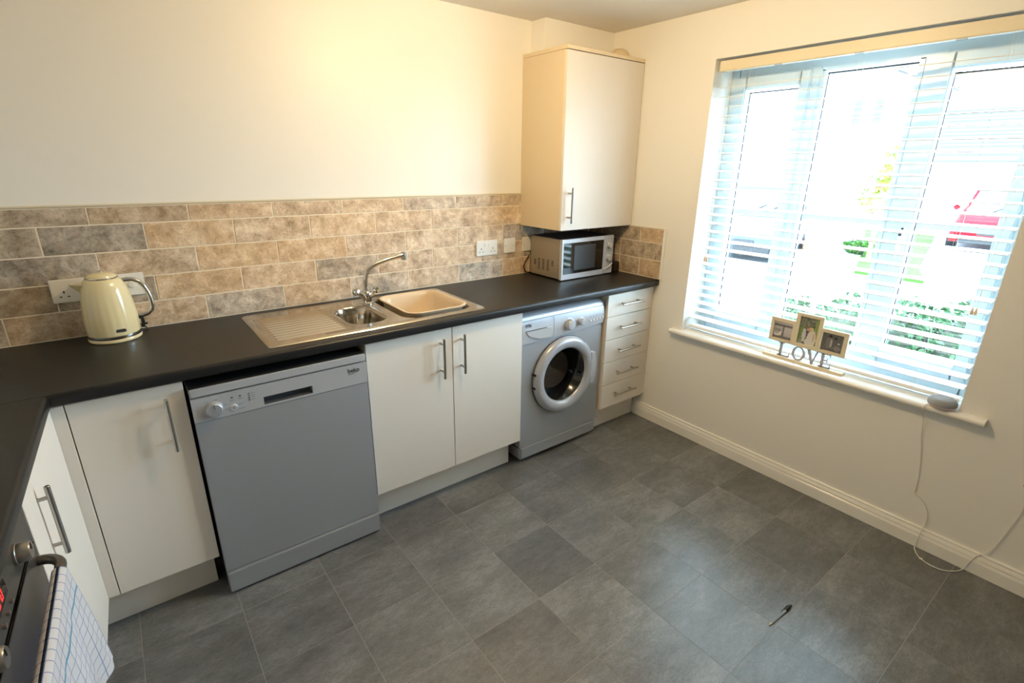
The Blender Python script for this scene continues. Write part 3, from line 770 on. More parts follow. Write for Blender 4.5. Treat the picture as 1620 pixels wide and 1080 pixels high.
b = B(); lathe(b, [(0.013, 0), (0.0125, 0.003), (0.010, 0.0035), (0.0, 0.0035)], (-2.505, -0.0174, 1.090), axis='y', seg=24); obj('flex_outlet', b, M_white, s2); screws(s2, -2.537, -2.475, 1.09)
s3 = face('double_socket', 'white double socket on the tiles right of the tap', 'socket', -0.9125, -0.7665)
for cx in (-0.880, -0.799): pins(s3, cx, 1.078)
for cx in (-0.852, -0.827): rocker(s3, cx, 1.108)
s4 = face('single_switch', 'blank looking white plate between double socket and microwave', 'switch', -0.7195, -0.6335); screws(s4, -0.707, -0.646, 1.09)
s5 = face('single_switch', 'white plate half hidden behind the microwave', 'switch', -0.5795, -0.4935); screws(s5, -0.567, -0.506, 1.09)

# ------------------------------------------------------------------ sink
sk = thing('sink', 'stainless steel inset sink with ribbed drainer and small half bowl', 'sink', (-1.69, -0.31, 0.9103))
def sd_rr(x, y, cx, cy, hx, hy, r):
    dx, dy = abs(x-cx)-(hx-r), abs(y-cy)-(hy-r)
    return math.hypot(max(dx, 0), max(dy, 0))+min(max(dx, dy), 0)-r
def smooth(t): t = max(0.0, min(1.0, t)); return t*t*(3-2*t)
SX0, SX1, SY0, SY1 = -2.160, -1.2120, -0.5510, -0.0680
def sink_z(x, y):
    e = sd_rr(x, y, (SX0+SX1)/2, (SY0+SY1)/2, (SX1-SX0)/2, (SY1-SY0)/2, 0.022)
    z = 0.9155 if e < -0.004 else 0.9108+0.0047*smooth(-e/0.004)
    # raised bead following the inner edge
    bead = sd_rr(x, y, -1.69, -0.3105, 0.452, 0.222, 0.05)
    z += 0.0018*math.exp(-(bead/0.006)**2)
    # shallow drainer tray with ribs
    tr = sd_rr(x, y, -1.985, -0.325, 0.150, 0.178, 0.02)
    if tr < 0.0:
        z -= 0.003*smooth(-tr/0.012)
        ph = (y+0.325)/0.0325
        fx = smooth((x+2.125)/0.02)*smooth((-1.843-x)/0.02)
        k = (ph*1.0) % 1.0
        z += 0.0050*fx*smooth(-tr/0.012)*(0.5-0.5*math.cos(2*PI*k))
    hb = sd_rr(x, y, -1.7350, -0.325, 0.0850, 0.1460, 0.072)
    if hb < 0.006: z -= 0.0025*smooth((0.006-hb)/0.008)
    if hb < 0: z -= 0.105*smooth(-hb/0.030)
    mb = sd_rr(x, y, -1.4225, -0.3050, 0.1720, 0.2000, 0.065)
    if mb < 0.006: z -= 0.0025*smooth((0.006-mb)/0.008)
    if mb < 0: z -= 0.165*smooth(-mb/0.022)
    return z
b = B(); nx, ny = 236, 290
G = [[b.verts.new((SX0+(SX1-SX0)*i/nx, SY0+(SY1-SY0)*j/ny, sink_z(SX0+(SX1-SX0)*i/nx, SY0+(SY1-SY0)*j/ny))) for j in range(ny+1)] for i in range(nx+1)]
for i in range(nx):
    for j in range(ny):
        cx, cy = SX0+(SX1-SX0)*(i+.5)/nx, SY0+(SY1-SY0)*(j+.5)/ny
        if sd_rr(cx, cy, (SX0+SX1)/2, (SY0+SY1)/2, (SX1-SX0)/2, (SY1-SY0)/2, 0.022) > 0.002: continue
        b.faces.new((G[i][j], G[i+1][j], G[i+1][j+1], G[i][j+1]))
loose = [v for v in b.verts if not v.link_faces]
bmesh.ops.delete(b, geom=loose, context='VERTS')
obj('basin', b, M_sink, sk, angle=80)
b = B(); lathe(b, [(0.032, 0), (0.032, 0.002), (0.024, 0.003), (0.022, 0.001), (0.0, 0.001)], (-1.735, -0.325, 0.8085), seg=28); obj('waste', b, M_chrome, sk)
# washing-up bowl
wbw = thing('washing_up_bowl', 'tan plastic washing-up bowl sitting in the main sink bowl', 'bowl', (-1.42, -0.305, 0.752))
def bowl_loops():
    out = []
    for hx, hy, r, z in ((0.112, 0.142, 0.045, 0.756), (0.122, 0.152, 0.050, 0.762), (0.142, 0.172, 0.060, 0.900), (0.146, 0.177, 0.062, 0.914),
                         (0.156, 0.187, 0.066, 0.920), (0.158, 0.189, 0.066, 0.926), (0.154, 0.185, 0.066, 0.9285), (0.146, 0.177, 0.062, 0.926), (0.138, 0.168, 0.058, 0.905), (0.118, 0.148, 0.048, 0.768), (0.108, 0.138, 0.043, 0.7605)):
        out.append([(x, y, z) for x, y in rrect(-1.418, -0.306, hx, hy, r, 8)])
    return out
b = B(); loft(b, bowl_loops()); obj('shell', b, M_tan, wbw, angle=70)

# tap
tp_ = thing('mixer_tap', 'chrome mixer tap with long swivel spout and two knobs behind the sink', 'tap', (-1.634, -0.168, 0.915))
T0 = Vector((-1.634, -0.168, 0))
b = B(); lathe(b, [(0.026, 0.9150), (0.026, 0.920), (0.020, 0.926), (0.019, 0.940), (0.0235, 0.952), (0.0245, 0.963), (0.019, 0.974), (0.0125, 0.979), (0.0115, 0.999), (0.0, 0.9995)], T0, seg=28)
for s_ in (-1, 1):
    tube(b, [(T0.x+s_*0.006, T0.y, 0.945), (T0.x+s_*0.026, T0.y, 0.962), (T0.x+s_*0.040, T0.y, 0.972)], [0.017, 0.014, 0.012], 16)
obj('body', b, M_chrome, tp_)
for s_ in (-1, 1):
    b = B(); d = Vector((s_*0.82, 0, 0.57)).normalized(); q = Vector((T0.x+s_*0.038, T0.y, 0.970))
    tube(b, [q, q+d*0.006, q+d*0.010, q+d*0.022, q+d*0.029], [0.0125, 0.0175, 0.0185, 0.0170, 0.008], 8); obj('knob', b, M_chrome, tp_, angle=25)
b = B()
sp_ = [(T0.x, T0.y, 0.985), (T0.x-0.001, T0.y, 1.010), (T0.x, T0.y, 1.035), (T0.x+0.006, T0.y, 1.056), (T0.x+0.018, T0.y, 1.074), (T0.x+0.034, T0.y, 1.088), (T0.x+0.060, T0.y, 1.099),
       (T0.x+0.110, T0.y-0.002, 1.1125), (T0.x+0.158, T0.y-0.003, 1.1205), (T0.x+0.170, T0.y-0.003, 1.1230), (T0.x+0.194, T0.y-0.003, 1.1270)]
tube(b, sp_, [0.0118]*6+[0.0112, 0.0102, 0.0100, 0.0135, 0.0140], 18)
cyl(b, (T0.x+0.198, T0.y-0.003, 1.1400), (T0.x+0.198, T0.y-0.003, 1.104), 0.0135, 18)
obj('spout', b, M_chrome, tp_, angle=50)

# ------------------------------------------------------------------ kettle
kt = thing('kettle', 'cream electric kettle with chrome handle on the black worktop', 'kettle', (-2.590, -0.096, 0.9103))
K = Vector((-2.590, -0.096, 0.9103))
fl_ = lambda h, a: 0.010*abs(math.sin(a*11))*(1 if 0.05 < h < 0.175 else 0.4 if 0.03 < h < 0.2 else 0)
b = B(); lathe(b, [(0.0780, 0.0), (0.0825, 0.004), (0.0830, 0.012), (0.0815, 0.0145)], K, seg=56); obj('power_base', b, M_cream, kt)
b = B(); lathe(b, [(0.0818, 0.0146), (0.0825, 0.016), (0.0820, 0.0255), (0.0805, 0.0265)], K, seg=56); obj('chrome_band', b, M_chrome, kt)
b = B(); lathe(b, [(0.0805, 0.0268), (0.0812, 0.032), (0.0815, 0.055), (0.0808, 0.085), (0.0788, 0.115), (0.0756, 0.145), (0.0710, 0.175), (0.0658, 0.197), (0.0605, 0.212), (0.0540, 0.224), (0.0480, 0.229)], K, seg=132, flute=fl_)
bd = obj('body', b, M_cream, kt, angle=60)
b = B(); lathe(b, [(0.0490, 0.2275), (0.0498, 0.2305), (0.0480, 0.2335)], K, seg=48); obj('lid_ring', b, M_chrome, kt)
b = B(); lathe(b, [(0.0465, 0.2330), (0.0440, 0.2390), (0.0340, 0.2450), (0.0180, 0.2485), (0.0, 0.2495)], K, seg=48); ld = obj('lid', b, M_cream, kt)
b = B(); lathe(b, [(0.0085, 0.2484), (0.009, 0.2520), (0.006, 0.2560), (0, 0.2565)], K, seg=20); obj('lid_knob', b, M_chrome, ld)
b = B()
spl = []
for t in range(6):
    q = t/5; x = -0.052-0.040*q; hw = 0.026*(1-q)+0.004; zt = 0.2115+0.004*q; zb = 0.165+0.043*q
    spl.append([(K.x+x, K.y-hw, K.z+zt), (K.x+x, K.y+hw, K.z+zt), (K.x+x-0.002, K.y+hw*0.55, K.z+(zt+zb)/2), (K.x+x, K.y, K.z+zb), (K.x+x-0.002, K.y-hw*0.55, K.z+(zt+zb)/2)])
loft(b, spl); obj('spout', b, M_cream, kt, angle=50)
b = B()
hp = [(0.052, 0.2120), (0.072, 0.2150), (0.090, 0.2130), (0.106, 0.2030), (0.118, 0.1850), (0.127, 0.1600), (0.132, 0.1320), (0.1320, 0.1080), (0.1260, 0.0900), (0.112, 0.0790), (0.094, 0.0740), (0.078, 0.0760)]
tube(b, [(K.x+x, K.y, K.z+z) for x, z in hp], 0.0084, 14, sx=1.0); obj('handle', b, M_chrome, kt)
b = B(); hp3 = [(0.080, 0.072), (0.092, 0.062), (0.092, 0.045), (0.088, 0.028)]
tube(b, [(K.x+x, K.y, K.z+z) for x, z in hp3], 0.0065, 10); tube(b, [(K.x+0.090, K.y, K.z+0.038), (K.x+0.105, K.y, K.z+0.041)], 0.004, 8); obj('switch_lever', b, M_black, kt)
b = B(); loft(b, [[(x, y_, z) for x, z in rrect(K.x+0.020, K.z+0.046, 0.0165, 0.0055, 0.005)] for y_ in (K.y-0.0770, K.y-0.0815)]); obj('badge', b, M_print, kt)
b = B(); tube(b, [(K.x+0.08, K.y+0.03, K.z+0.006), (K.x+0.10, K.y+0.05, K.z+0.005), (K.x+0.10, K.y+0.075, K.z+0.006), (K.x+0.07, K.y+0.080, K.z+0.03), (K.x+0.06, K.y+0.078, K.z+0.10)], 0.003, 8); obj('power_cord', b, M_black, kt)

# ------------------------------------------------------------------ things on the sill
pf = thing('photo_frame', 'cream three-photo frame on LOVE letters on the window sill', 'photo frame', (0.018, -1.46, WZ0))
M_frame = mat('cream_frame_paint', rgb(226, 216, 190), 0.5)
M_letter = mat('grey_letter_paint', rgb(176, 174, 182), 0.5)
M_photo = vcol_mat('photo_print')
b = B(); box(b, 0.000, 0.036, -1.648, -1.276, WZ0+0.0004, WZ0+0.0115, 0.0015); obj('base', b, M_frame, pf)
LX0, LX1 = 0.014, 0.024
ZB, ZTp = WZ0+0.0113, 0.7275
H = ZTp-ZB
def letter(kind, yl, wd):
    """yl = left side as seen from the room (larger y); width runs towards -y"""
    b = B(); Y = lambda u: yl-u*wd; Z = lambda v: ZB+v*H
    def rect(u0, u1, v0, v1): box(b, LX0, LX1, Y(u0), Y(u1), Z(v0), Z(v1))
    def quad(p): prism(b, [(Y(u), Z(v)) for u, v in p], 'x', LX0, LX1)
    if kind == 'L':
        rect(.12, .36, 0, 1); rect(0, .52, .92, 1.0); rect(0, 1, 0, .10); quad([(1, 0), (1, .30), (.92, .07), (.80, .0)])
    elif kind == 'O':
        o_ = [(.5+.5*math.cos(2*PI*k/36), .5+.5*math.sin(2*PI*k/36)) for k in range(36)]
        i_ = [(.5+.31*math.cos(2*PI*k/36), .5+.41*math.sin(2*PI*k/36)) for k in range(36)]
        for k in range(36):
            k2 = (k+1) % 36; quad([o_[k], o_[k2], i_[k2], i_[k]])
    elif kind == 'V':
        quad([(.04, 1), (.30, 1), (.60, .16), (.50, 0)]); quad([(.82, 1), (.95, 1), (.60, .0), (.48, 0), (.54, .16)]); rect(0, .36, .95, 1); rect(.72, 1.06, .95, 1)
    else:
        rect(.12, .36, 0, 1); rect(0, .9, .92, 1); rect(0, 1, 0, .10); rect(.3, .68, .47, .56); rect(.66, .72, .38, .66); quad([(.90, 1), (.90, .74), (.84, .93), (.74, .97)]); quad([(1, 0), (1, .28), (.92, .07), (.84, .0)])
    bmesh.ops.remove_doubles(b, verts=b.verts, dist=1e-6)
    return obj('letter', b, M_letter, pf, smooth=False)
letter('L', -1.342, 0.055); letter('O', -1.410, 0.062); letter('V', -1.474, 0.058); letter('E', -1.538, 0.048)
def ell(x, y, cx, cy, rx, ry): return ((x-cx)/rx)**2+((y-cy)/ry)**2 < 1
def rnd(x, y, k=1.0):
    v = math.sin(x*37.1*k+y*91.7*k)*43758.5453; return v-math.floor(v)
def pic_left(u, v):
    c = 0.50
    if v > 0.86: c = 0.62
    elif v > 0.74: c = 0.10+0.10*rnd(u, 0.3)
    if v < 0.16: c = 0.12+0.12*rnd(u, v)
    if ell(u, v, .20, .33, .24, .20) and not ell(u, v, .14, .36, .18, .12): c = 0.78
    if ell(u, v, .20, .48, .22, .10): c = 0.22+0.2*rnd(u, v)
    if ell(u, v, .52, .52, .045, .17) or ell(u, v, .52, .70, .035, .05): c = 0.06
    if ell(u, v, .50, .28, .06, .16): c = 0.15
    if u > .55 and .40 < v < .72: c = 0.56
    return (c, c*0.97, c*1.0)
def pic_mid(u, v):
    g = rnd(u, v); c = (0.10+0.16*g, 0.16+0.22*g, 0.08+0.06*g)
    if v > 0.62: c = (0.13+0.3*g, 0.15+0.30*g, 0.13+0.22*g) if rnd(v, u) > .45 else (0.06, 0.08, 0.05)
    if u > .80 and v > .1: c = (0.26, 0.34, 0.14)
    if v < .15 and u < .3: c = (0.30, 0.36, 0.28)
    if ell(u, v, .36, .30, .17, .32): c = (0.10, 0.10, 0.13)
    if ell(u, v, .28, .32, .10, .26): c = (0.62, 0.62, 0.66)
    if ell(u, v, .70, .22, .24, .34): c = (0.74, 0.70, 0.66)
    if ell(u, v, .60, .10, .24, .16): c = (0.72, 0.72, 0.72)
    if ell(u, v, .46, .585, .085, .075): c = (0.62, 0.40, 0.30)
    if ell(u, v, .44, .64, .08, .045): c = (0.30, 0.15, 0.09)
    if ell(u, v, .64, .575, .10, .085): c = (0.72, 0.58, 0.34)
    if ell(u, v, .60, .555, .055, .05): c = (0.66, 0.44, 0.34)
    if ell(u, v, .80, .30, .05, .16): c = (0.66, 0.44, 0.34)
    return c
def pic_right(u, v):
    g = rnd(u, v); c = 0.10+0.06*g
    if v < .30: c = 0.06+0.16*g
    if ell(u, v, .36, .82, .085, .09): c = 0.015
    if ell(u, v, .34, .46, .15, .32): c = 0.20
    if ell(u, v, .44, .45, .055, .24): c = 0.52
    if ell(u, v, .62, .76, .07, .08): c = 0.02
    if ell(u, v, .64, .42, .12, .28): c = 0.13
    if ell(u, v, .80, .50, .06, .05): c = 0.55
    if ell(u, v, .74, .22, .16, .14): c = 0.25
    return (c, c, c*1.05)
def photo(y0, y1, z0, z1, fy, n, m, x, parent):
    b = B(); lay = b.verts.layers.float_color.new('Col')
    V = [[b.verts.new((x, y1+(y0-y1)*i/n, z0+(z1-z0)*j/m)) for j in range(m+1)] for i in range(n+1)]
    for i in range(n+1):
        for j in range(m+1): c = fy(i/n, j/m); V[i][j][lay] = (c[0], c[1], c[2], 1)
    for i in range(n):
        for j in range(m): b.faces.new((V[i][j], V[i][j+1], V[i+1][j+1], V[i+1][j]))
    return obj('photo', b, M_photo, parent, smooth=False)
for (fy0, fy1, fz0, fz1), (py0, py1, pz0, pz1), fn, (n, m), xx in (
        ((-1.4170, -1.2870, 0.7272, 0.8460), (-1.3930, -1.3040, 0.7415, 0.8260), pic_left, (34, 32), 0.0),
        ((-1.5260, -1.4040, 0.7272, 0.8940), (-1.5090, -1.4240, 0.7460, 0.8790), pic_mid, (32, 50), -0.004),
        ((-1.6390, -1.5280, 0.7272, 0.8440), (-1.6200, -1.5315-0.0, 0.7420, 0.8265), pic_right, (34, 32), 0.0)):
    b = B(); x0, x1 = 0.011+xx, 0.026+xx
    box(b, x0, x1, fy0, py0, fz0, fz1, 0.001, 1); box(b, x0, x1, py1, fy1, fz0, fz1, 0.001, 1)
    box(b, x0, x1, py0-0.0005, py1+0.0005, fz0, pz0, 0.001, 1); box(b, x0, x1, py0-0.0005, py1+0.0005, pz1, fz1, 0.001, 1)
    box(b, x0+0.008, x1-0.001, py0-0.001, py1+0.001, pz0-0.001, pz1+0.001)
    fr = obj('frame', b, M_frame, pf); photo(py0, py1, pz0, pz1, fn, n, m, x0+0.0075, fr)

ss = thing('smart_speaker', 'grey fabric puck speaker at the right end of the sill', 'speaker', (0.022, -2.022, WZ0))
C_ = Vector((-0.012, -2.022, WZ0+0.0004))
b = B(); lathe(b, [(0.034, 0), (0.040, 0.002), (0.0455, 0.008), (0.0480, 0.0135)], C_, seg=48); obj('base_shell', b, mat('pale_pink_shell', rgb(226, 206, 200), 0.4), ss)
b = B(); lathe(b, [(0.0482, 0.0137), (0.0488, 0.019), (0.0465, 0.028), (0.0400, 0.036), (0.0280, 0.0405), (0.012, 0.0420), (0, 0.0422)], C_, seg=48); obj('fabric_top', b, mat('grey_speaker_fabric', rgb(150, 152, 156), 0.9, bump=0.4, bscale=900), ss)
# its lead, over the sill, down the wall, round on the floor and back up
def bez(ctrl, n=8):
    out = []; P = [Vector(p) for p in ctrl]; P = [P[0]]+P+[P[-1]]
    for i in range(1, len(P)-2):
        for k in range(n):
            t = k/n; a, b_, c, d = P[i-1], P[i], P[i+1], P[i+2]
            out.append(0.5*((2*b_)+(-a+c)*t+(2*a-5*b_+4*c-d)*t*t+(-a+3*b_-3*c+d)*t**3))
    return out+[P[-2]]
lead = [(-0.036, -1.985, WZ0+0.0035), (-0.040, -1.981, WZ0+0.003), (-0.0465, -1.976, WZ0-0.006), (-0.0465, -1.974, 0.618), (-0.020, -1.980, 0.580), (-0.008, -1.988, 0.500), (-0.007, -2.008, 0.400), (-0.006, -2.022, 0.290), (-0.006, -2.024, 0.238), (-0.006, -2.048, 0.222), (-0.007, -2.072, 0.196), (-0.008, -2.086, 0.160), (-0.010, -2.088, 0.118), (-0.022, -2.083, 0.070), (-0.026, -2.082, 0.010),
        (-0.050, -2.090, 0.0026), (-0.089, -2.118, 0.0026), (-0.104, -2.160, 0.0026), (-0.095, -2.200, 0.0026), (-0.060, -2.232, 0.0026), (-0.026, -2.246, 0.006), (-0.022, -2.256, 0.045), (-0.014, -2.272, 0.088), (-0.006, -2.300, 0.125), (-0.006, -2.328, 0.260), (-0.006, -2.340, 0.360), (-0.010, -2.335, 0.430), (-0.020, -2.330, 0.446)]
b = B(); tube(b, bez(lead, 7), 0.0019, 8)
cb = tag(obj('charger_lead', b, M_white), 'thin white lead running from the speaker down the wall to the floor', 'cable')
b = B(); box(b, -0.096, -0.086, -2.128, -2.116, 0.0006, 0.0050, 0.001); obj('lead_clip', b, M_white, cb)
ws = thing('wall_plug', 'pinkish plug in a socket low on the window wall, right edge', 'plug', (-0.01, -2.35, 0.41))
b = B(); box(b, -0.0085, -0.0003, -2.480, -2.334, 0.405, 0.491, 0.002); obj('faceplate', b, M_white, ws)
b = B(); box(b, -0.036, -0.0088, -2.372, -2.318, 0.440, 0.482, 0.004); obj('plug', b, mat('pinkish_plug', rgb(206, 184, 178), 0.4), ws)

# ------------------------------------------------------------------ pen
pn_ = thing('ballpoint_pen', 'clear ballpoint pen with black cap lying on the grey floor', 'pen', (-0.86, -1.91, 0))
P0, P1 = Vector((-0.934, -1.905, 0.0045)), Vector((-0.780, -1.911, 0.0060)); D_ = (P1-P0).normalized()
b = B(); tube(b, [P0+D_*0.016, P0+D_*0.118], 0.0038, 6); obj('barrel', b, mat('clear_pen_plastic', rgb(186, 194, 200), 0.12, spec=0.6), pn_)
b = B(); tube(b, [P0+D_*0.016, P0+D_*0.118], 0.0011, 6); 
for v in b.verts: v.co.z += 0.0030
obj('ink_tube', b, M_black, pn_)
b = B(); tube(b, [P0+D_*0.0165, P0+D_*0.007, P0+D_*0.002], [0.0036, 0.0024, 0.0012], 12); obj('nib_cone', b, mat('brass_tip', rgb(206, 188, 150), 0.35, 0.5), pn_)
b = B(); tube(b, [P0+D_*0.003, P0+D_*0.0], [0.0012, 0.0005], 8); obj('nib', b, M_black, pn_)
b = B(); tube(b, [P0+D_*0.112, P0+D_*0.115, P0+D_*0.145, P0+D_*0.154], [0.0044, 0.0056, 0.0052, 0.0030], 12); cpn = obj('cap', b, M_black, pn_)
b = B(); q = Vector((0, 0.0075, 0.0)); tube(b, [P0+D_*0.148+q*0.6, P0+D_*0.140+q, P0+D_*0.098+q], [0.0020, 0.0020, 0.0014], 8); obj('clip', b, M_black, cpn)

# ------------------------------------------------------------------ outside
ZG = -0.35
M_road = mat('pale_tarmac', rgb(128, 132, 136), 0.9, var=0.10, scale=20)
M_pave = mat('concrete_paving', rgb(190, 186, 178), 0.9, var=0.06, scale=10)
M_grass = mat('lawn_grass', rgb(48, 84, 28), 0.95, var=0.35, scale=30, spec=0.1)
M_leaf = mat('hedge_leaf', rgb(44, 70, 42), 0.6, var=0.6, scale=14, spec=0.15)
M_leafy = mat('yellow_green_leaf', rgb(98, 122, 20), 0.6, var=0.3, scale=8)
M_core = mat('twig_core', rgb(38, 44, 30), 0.95)
M_render = mat('white_render', rgb(238, 236, 230), 0.9)
M_roof = mat('grey_roof_tile', rgb(62, 63, 64), 0.85, var=0.12, scale=3)
M_brick = mat('salmon_brick', rgb(176, 120, 98), 0.9, var=0.25, scale=18)
M_pane = mat('dark_window_pane', rgb(52, 58, 62), 0.25, spec=0.3)
b = B(); box(b, WT, 60, -40, 50, ZG-0.2, ZG); struct('ground_outside', b, M_road, smooth=False)
b = B(); box(b, WT+0.001, 3.4, -12, 12, ZG+0.0005, ZG+0.06, 0.01); struct('pavement', b, M_pave)
b = B(); prism(b, [(8.6, 0.15), (10.0, 0.62), (17.0, 2.15), (17.0, 4.0), (12.0, 2.3), (8.6, 1.25)], 'z', ZG+0.0006, ZG+0.07)
tag(obj('grass_verge', b, M_grass), 'bright green grass verge across the road beside the driveway', 'grass')

def leaves(bm, cen, rad, n, size, fn=None, flat=1.0):
    for _ in range(n):
        while True:
            p = Vector((random.uniform(-1, 1), random.uniform(-1, 1), random.uniform(-1, 1)))
            if 0.35 < p.length < 1: break
        q = Vector(cen)+Vector((p.x*rad[0], p.y*rad[1], p.z*rad[2]))
        if fn and not fn(q): continue
        u, v = Vector((random.gauss(0, 1), random.gauss(0, 1), random.gauss(0, 1))).normalized(), None
        a = u.cross(Vector((random.random(), random.random(), 1))).normalized(); c = u.cross(a)
        s_ = size*random.uniform(.6, 1.3)
        vs = [bm.verts.new(q+a*s_*0.5), bm.verts.new(q+c*s_), bm.verts.new(q-a*s_*0.5), bm.verts.new(q-c*s_*0.3)]
        bm.faces.new(vs)
hg = thing('hedge', 'low leafy green hedge just outside the window', 'hedge', (2.0, -1.6, ZG+0.06))
b = B(); cb_ = B()
for k in range(9):
    y = -0.62-0.36*k; top = 0.50+0.20*min(1, k/2)+0.05*random.uniform(-1, 1); hz_ = (top-ZG-0.06)/2
    leaves(b, (2.0+0.08*random.uniform(-1, 1), y, ZG+0.06+hz_), (0.46, 0.30, hz_), 2000, 0.036)
    m4 = Matrix.Translation((2.0, y, ZG+0.06+hz_*0.9)) @ Matrix.Diagonal((0.30, 0.22, hz_*0.80, 1))
    bmesh.ops.create_icosphere(cb_, subdivisions=2, radius=1, matrix=m4)
tag(obj('leaf_mass', b, M_leaf, hg, smooth=False), kind='stuff'); obj('twigs', cb_, M_core, hg)
tr = thing('small_tree', 'small yellow-green tree beyond the road, beside the middle window bar', 'tree', (9.8, 1.45, ZG+0.07))
b = B(); tube(b, [(9.8, 1.45, ZG+0.068), (9.82, 1.47, 0.4), (9.78, 1.50, 1.1), (9.80, 1.52, 1.6)], [0.05, 0.04, 0.03, 0.012], 10)
for k in range(7):
    a = k*0.9; z = 0.7+0.13*k; tube(b, [(9.8, 1.48, z), (9.8+0.18*math.cos(a), 1.48+0.18*math.sin(a), z+0.16), (9.8+0.30*math.cos(a), 1.48+0.30*math.sin(a), z+0.34)], [0.016, 0.010, 0.004], 6)
obj('trunk', b, mat('reddish_bark', rgb(150, 96, 72), 0.9), tr)
b = B()
for c_ in ((9.8, 1.48, 1.35), (9.9, 1.72, 1.15), (9.7, 1.28, 1.50), (9.85, 1.42, 1.72), (9.75, 1.6, 0.92)): leaves(b, c_, (0.30, 0.26, 0.26), 75, 0.08)
tag(obj('leaf_mass', b, M_leafy, tr, smooth=False), kind='stuff')
sh = thing('clipped_shrub', 'low green shrub across the road seen through the middle pane', 'shrub', (10.6, 1.95, ZG+0.07))
b = B(); leaves(b, (10.6, 1.95, ZG+0.26), (0.32, 0.34, 0.17), 900, 0.045)
tag(obj('leaf_mass', b, M_grass, sh, smooth=False), kind='stuff')
b = B(); bmesh.ops.create_icosphere(b, subdivisions=2, radius=1, matrix=Matrix.Translation((10.6, 1.95, ZG+0.215)) @ Matrix.Diagonal((0.22, 0.24, 0.138, 1))); obj('twigs', b, M_core, sh)
lw = thing('low_brick_wall', 'low salmon brick wall across the road behind the dark car', 'wall', (11.0, 2.95, ZG))
bk = B(); box(bk, -0.05, 0.05, -0.107, 0.107, 0, 0.065, 0.004, 1); bk0 = None
for r_ in range(4):
    for k in range(4):
        loc = (11.0, 2.60+0.225*k+(0.11 if r_ % 2 else 0), ZG+0.0006+0.073*r_)
        if bk0 is None: bk0 = obj('brick', bk, M_brick, lw); bk0.location = loc
        else: inst(bk0, 'brick', loc, lw)
b = B(); box(b, 10.957, 11.043, 2.50, 3.48, ZG, ZG+0.285); obj('mortar', b, M_pave, lw)

# house opposite
hs = thing('house', 'white rendered house with small windows across the street', 'house', (22, 9, ZG))
b = B(); box(b, 20, 27, 5.15, 15.5, ZG, 4.75); obj('walls', b, M_render, hs, smooth=False)
b = B(); prism(b, [(19.6, 4.75), (27.4, 4.75), (23.5, 7.6)], 'y', 5.0, 15.8); obj('roof', b, M_roof, hs, smooth=False)
b = B(); tube(b, [(19.55, 5.0, 4.74), (19.55, 15.8, 4.74)], 0.06, 10); obj('gutter', b, mat('grey_gutter', rgb(120, 128, 134), 0.5), hs)
def hwin(y0, y1, z0, z1, n):
    b = B(); wd = 0.07
    box(b, 19.95, 20.02, y0-wd, y1+wd, z0-wd, z1+wd)
    wo = obj('window', b, M_white, hs, smooth=False)
    b = B(); box(b, 19.90, 20.0, y0-0.12, y1+0.12, z0-0.15, z0-0.08); obj('ledge', b, M_pave, wo)
    for i in range(n):
        for j in range(2):
            a0 = y0+(y1-y0)*i/n+0.03; a1 = y0+(y1-y0)*(i+1)/n-0.03; c0 = z0+(z1-z0)*j/2+0.03; c1 = z0+(z1-z0)*(j+1)/2-0.03
            b = B(); box(b, 19.935, 19.955, a0, a1, c0, c1); obj('pane', b, M_pane, wo, smooth=False)
hwin(5.28, 5.60, 3.05, 3.95, 1); hwin(5.95, 6.30, 3.05, 3.95, 1); hwin(13.0, 14.0, 3.05, 3.95, 2); hwin(13.0, 14.2, 0.6, 1.7, 3)
b = B(); box(b, 19.94, 20.01, 11.2, 12.1, ZG, 1.75); obj('front_door', b, mat('white_front_door', rgb(225, 225, 222), 0.4), hs)
# garage with tiled roof
gr = thing('garage', 'garage with grey tiled roof and white door behind the red car', 'garage', (22, 0.5, ZG))
b = B(); box(b, 19.2, 25, -3.2, 4.30, ZG, 1.86); obj('walls', b, M_render, gr, smooth=False)
b = B()
n = 14
for k in range(n):
    x0 = 18.95+3.2*k/n; x1 = 18.95+3.2*(k+1)/n+0.06; z0 = 1.86+1.75*k/n+0.035; z1 = 1.86+1.75*(k+1)/n
    prism(b, [(x0, z0-0.05), (x0, z0+0.02), (x1, z1+0.02), (x1, z1-0.05)], 'y', -3.5, 4.55)
prism(b, [(22.15, 3.60), (25.4, 1.86), (25.4, 1.80), (22.15, 3.5)], 'y', -3.5, 4.55); obj('roof', b, M_roof, gr, smooth=False)
b = B(); prism(b, [(19.2, 1.86), (25, 1.86), (22.15, 3.48)], 'y', -3.19, 4.29); obj('gable', b, M_render, gr, smooth=False)
b = B(); tube(b, [(18.92, -3.5, 1.84), (18.92, 4.55, 1.84)], 0.06, 10); obj('gutter', b, mat('dark_gutter', rgb(70, 74, 84), 0.5), gr)
b = B(); box(b, 19.13, 19.21, -1.9, 1.9, ZG, 1.65)
gd = obj('garage_door', b, M_white, gr, smooth=False)
for k in range(5):
    b = B(); box(b, 19.10, 19.135, -1.86, 1.86, ZG+0.04+0.39*k, ZG+0.40+0.39*k, 0.01); obj('panel', b, M_white, gd)

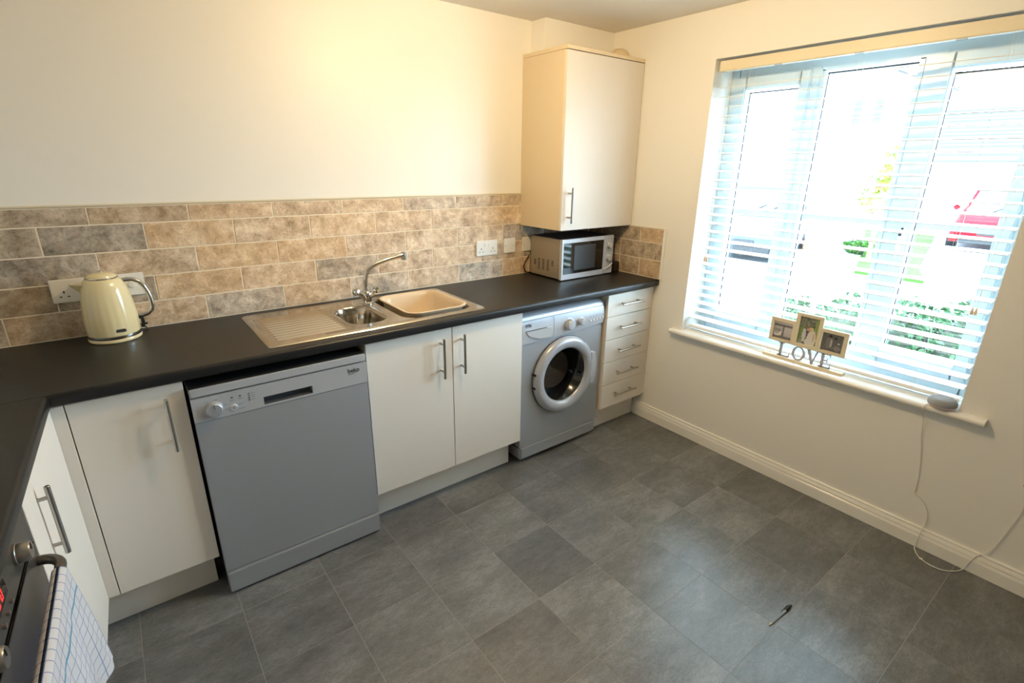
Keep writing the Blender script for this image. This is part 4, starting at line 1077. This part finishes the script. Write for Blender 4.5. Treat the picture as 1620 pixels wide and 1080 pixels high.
# cars
def car(name, label, loc, rz, paint):
    """local +x = forward"""
    c = thing(name, label, 'car', loc, rz)
    def sect(x, hw, z0, z1, hw2):
        return [(x, -hw, z0), (x, -hw*1.02, (z0+z1)*0.5), (x, -hw2, z1), (x, hw2, z1), (x, hw*1.02, (z0+z1)*0.5), (x, hw, z0)]
    b = B()
    loft(b, [sect(-2.0, .70, .32, .72, .62), sect(-1.9, .80, .24, .92, .72), sect(-1.2, .84, .20, .95, .76), sect(0, .85, .20, .94, .78), sect(1.0, .84, .20, .90, .75), sect(1.75, .80, .22, .78, .66), sect(1.98, .70, .30, .62, .56)])
    obj('body', b, paint, c, local=True, angle=50)
    b = B(); loft(b, [[(-1.75, -.70, .93), (-1.75, .70, .93), (1.05, .70, .90), (1.05, -.70, .90)], [(-1.35, -.58, 1.44), (-1.35, .58, 1.44), (0.25, .58, 1.44), (0.25, -.58, 1.44)]])
    obj('cabin_glass', b, M_pane, c, local=True, smooth=False)
    b = B(); box(b, -1.32, 0.24, -.57, .57, 1.435, 1.475, 0.02)
    for s_ in (-1, 1):
        tube(b, [(1.03, s_*.69, .90), (0.26, s_*.575, 1.45)], 0.03, 8); tube(b, [(-0.45, s_*.72, .92), (-0.45, s_*.585, 1.45)], 0.03, 8); tube(b, [(-1.72, s_*.69, .93), (-1.34, s_*.575, 1.45)], 0.045, 8)
    obj('roof_panel', b, paint, c, local=True)
    for x in (-1.22, 1.25):
        for s_ in (-1, 1):
            b = B(); cyl(b, (x, s_*.66, .31), (x, s_*.86, .31), .31, 24); wo = obj('wheel', b, M_black, c, local=True)
            b = B(); cyl(b, (x, s_*.855, .31), (x, s_*.872, .31), .20, 18); obj('hub_cap', b, M_print, wo, local=True)
    for s_ in (-1, 1):
        b = B(); box(b, 1.78, 1.955, s_*.50, s_*.68, .54, .66, 0.03); obj('headlight', b, M_white, c, local=True)
        b = B(); box(b, .55, .70, s_*.83, s_*.97, .92, 1.05, 0.03); obj('wing_mirror', b, paint, c, local=True)
        b = B(); tube(b, [(1.02, s_*.15, .935), (0.72, s_*.15+.35, 1.135)], 0.012, 6); obj('wiper', b, M_black, c, local=True)
    b = B(); box(b, 1.90, 2.00, -.62, .62, .22, .37, 0.02); obj('bumper', b, M_black, c, local=True)
    b = B(); box(b, 1.94, 2.005, -.30, .30, .42, .50, 0.02); obj('grille', b, M_dark, c, local=True)
    return c
M_red_p = mat('red_car_paint', rgb(176, 6, 18), 0.6, spec=0.05)
M_dark_p = mat('dark_grey_car_paint', rgb(58, 68, 82), 0.35, spec=0.3)
car('parked_car', 'red car facing the window in front of the garage', (15.9, 0.62, ZG), R(188), M_red_p)
car('parked_car', 'dark grey car parked on the street, seen low in the left pane', (9.6, 3.75, ZG), R(197), M_dark_p)
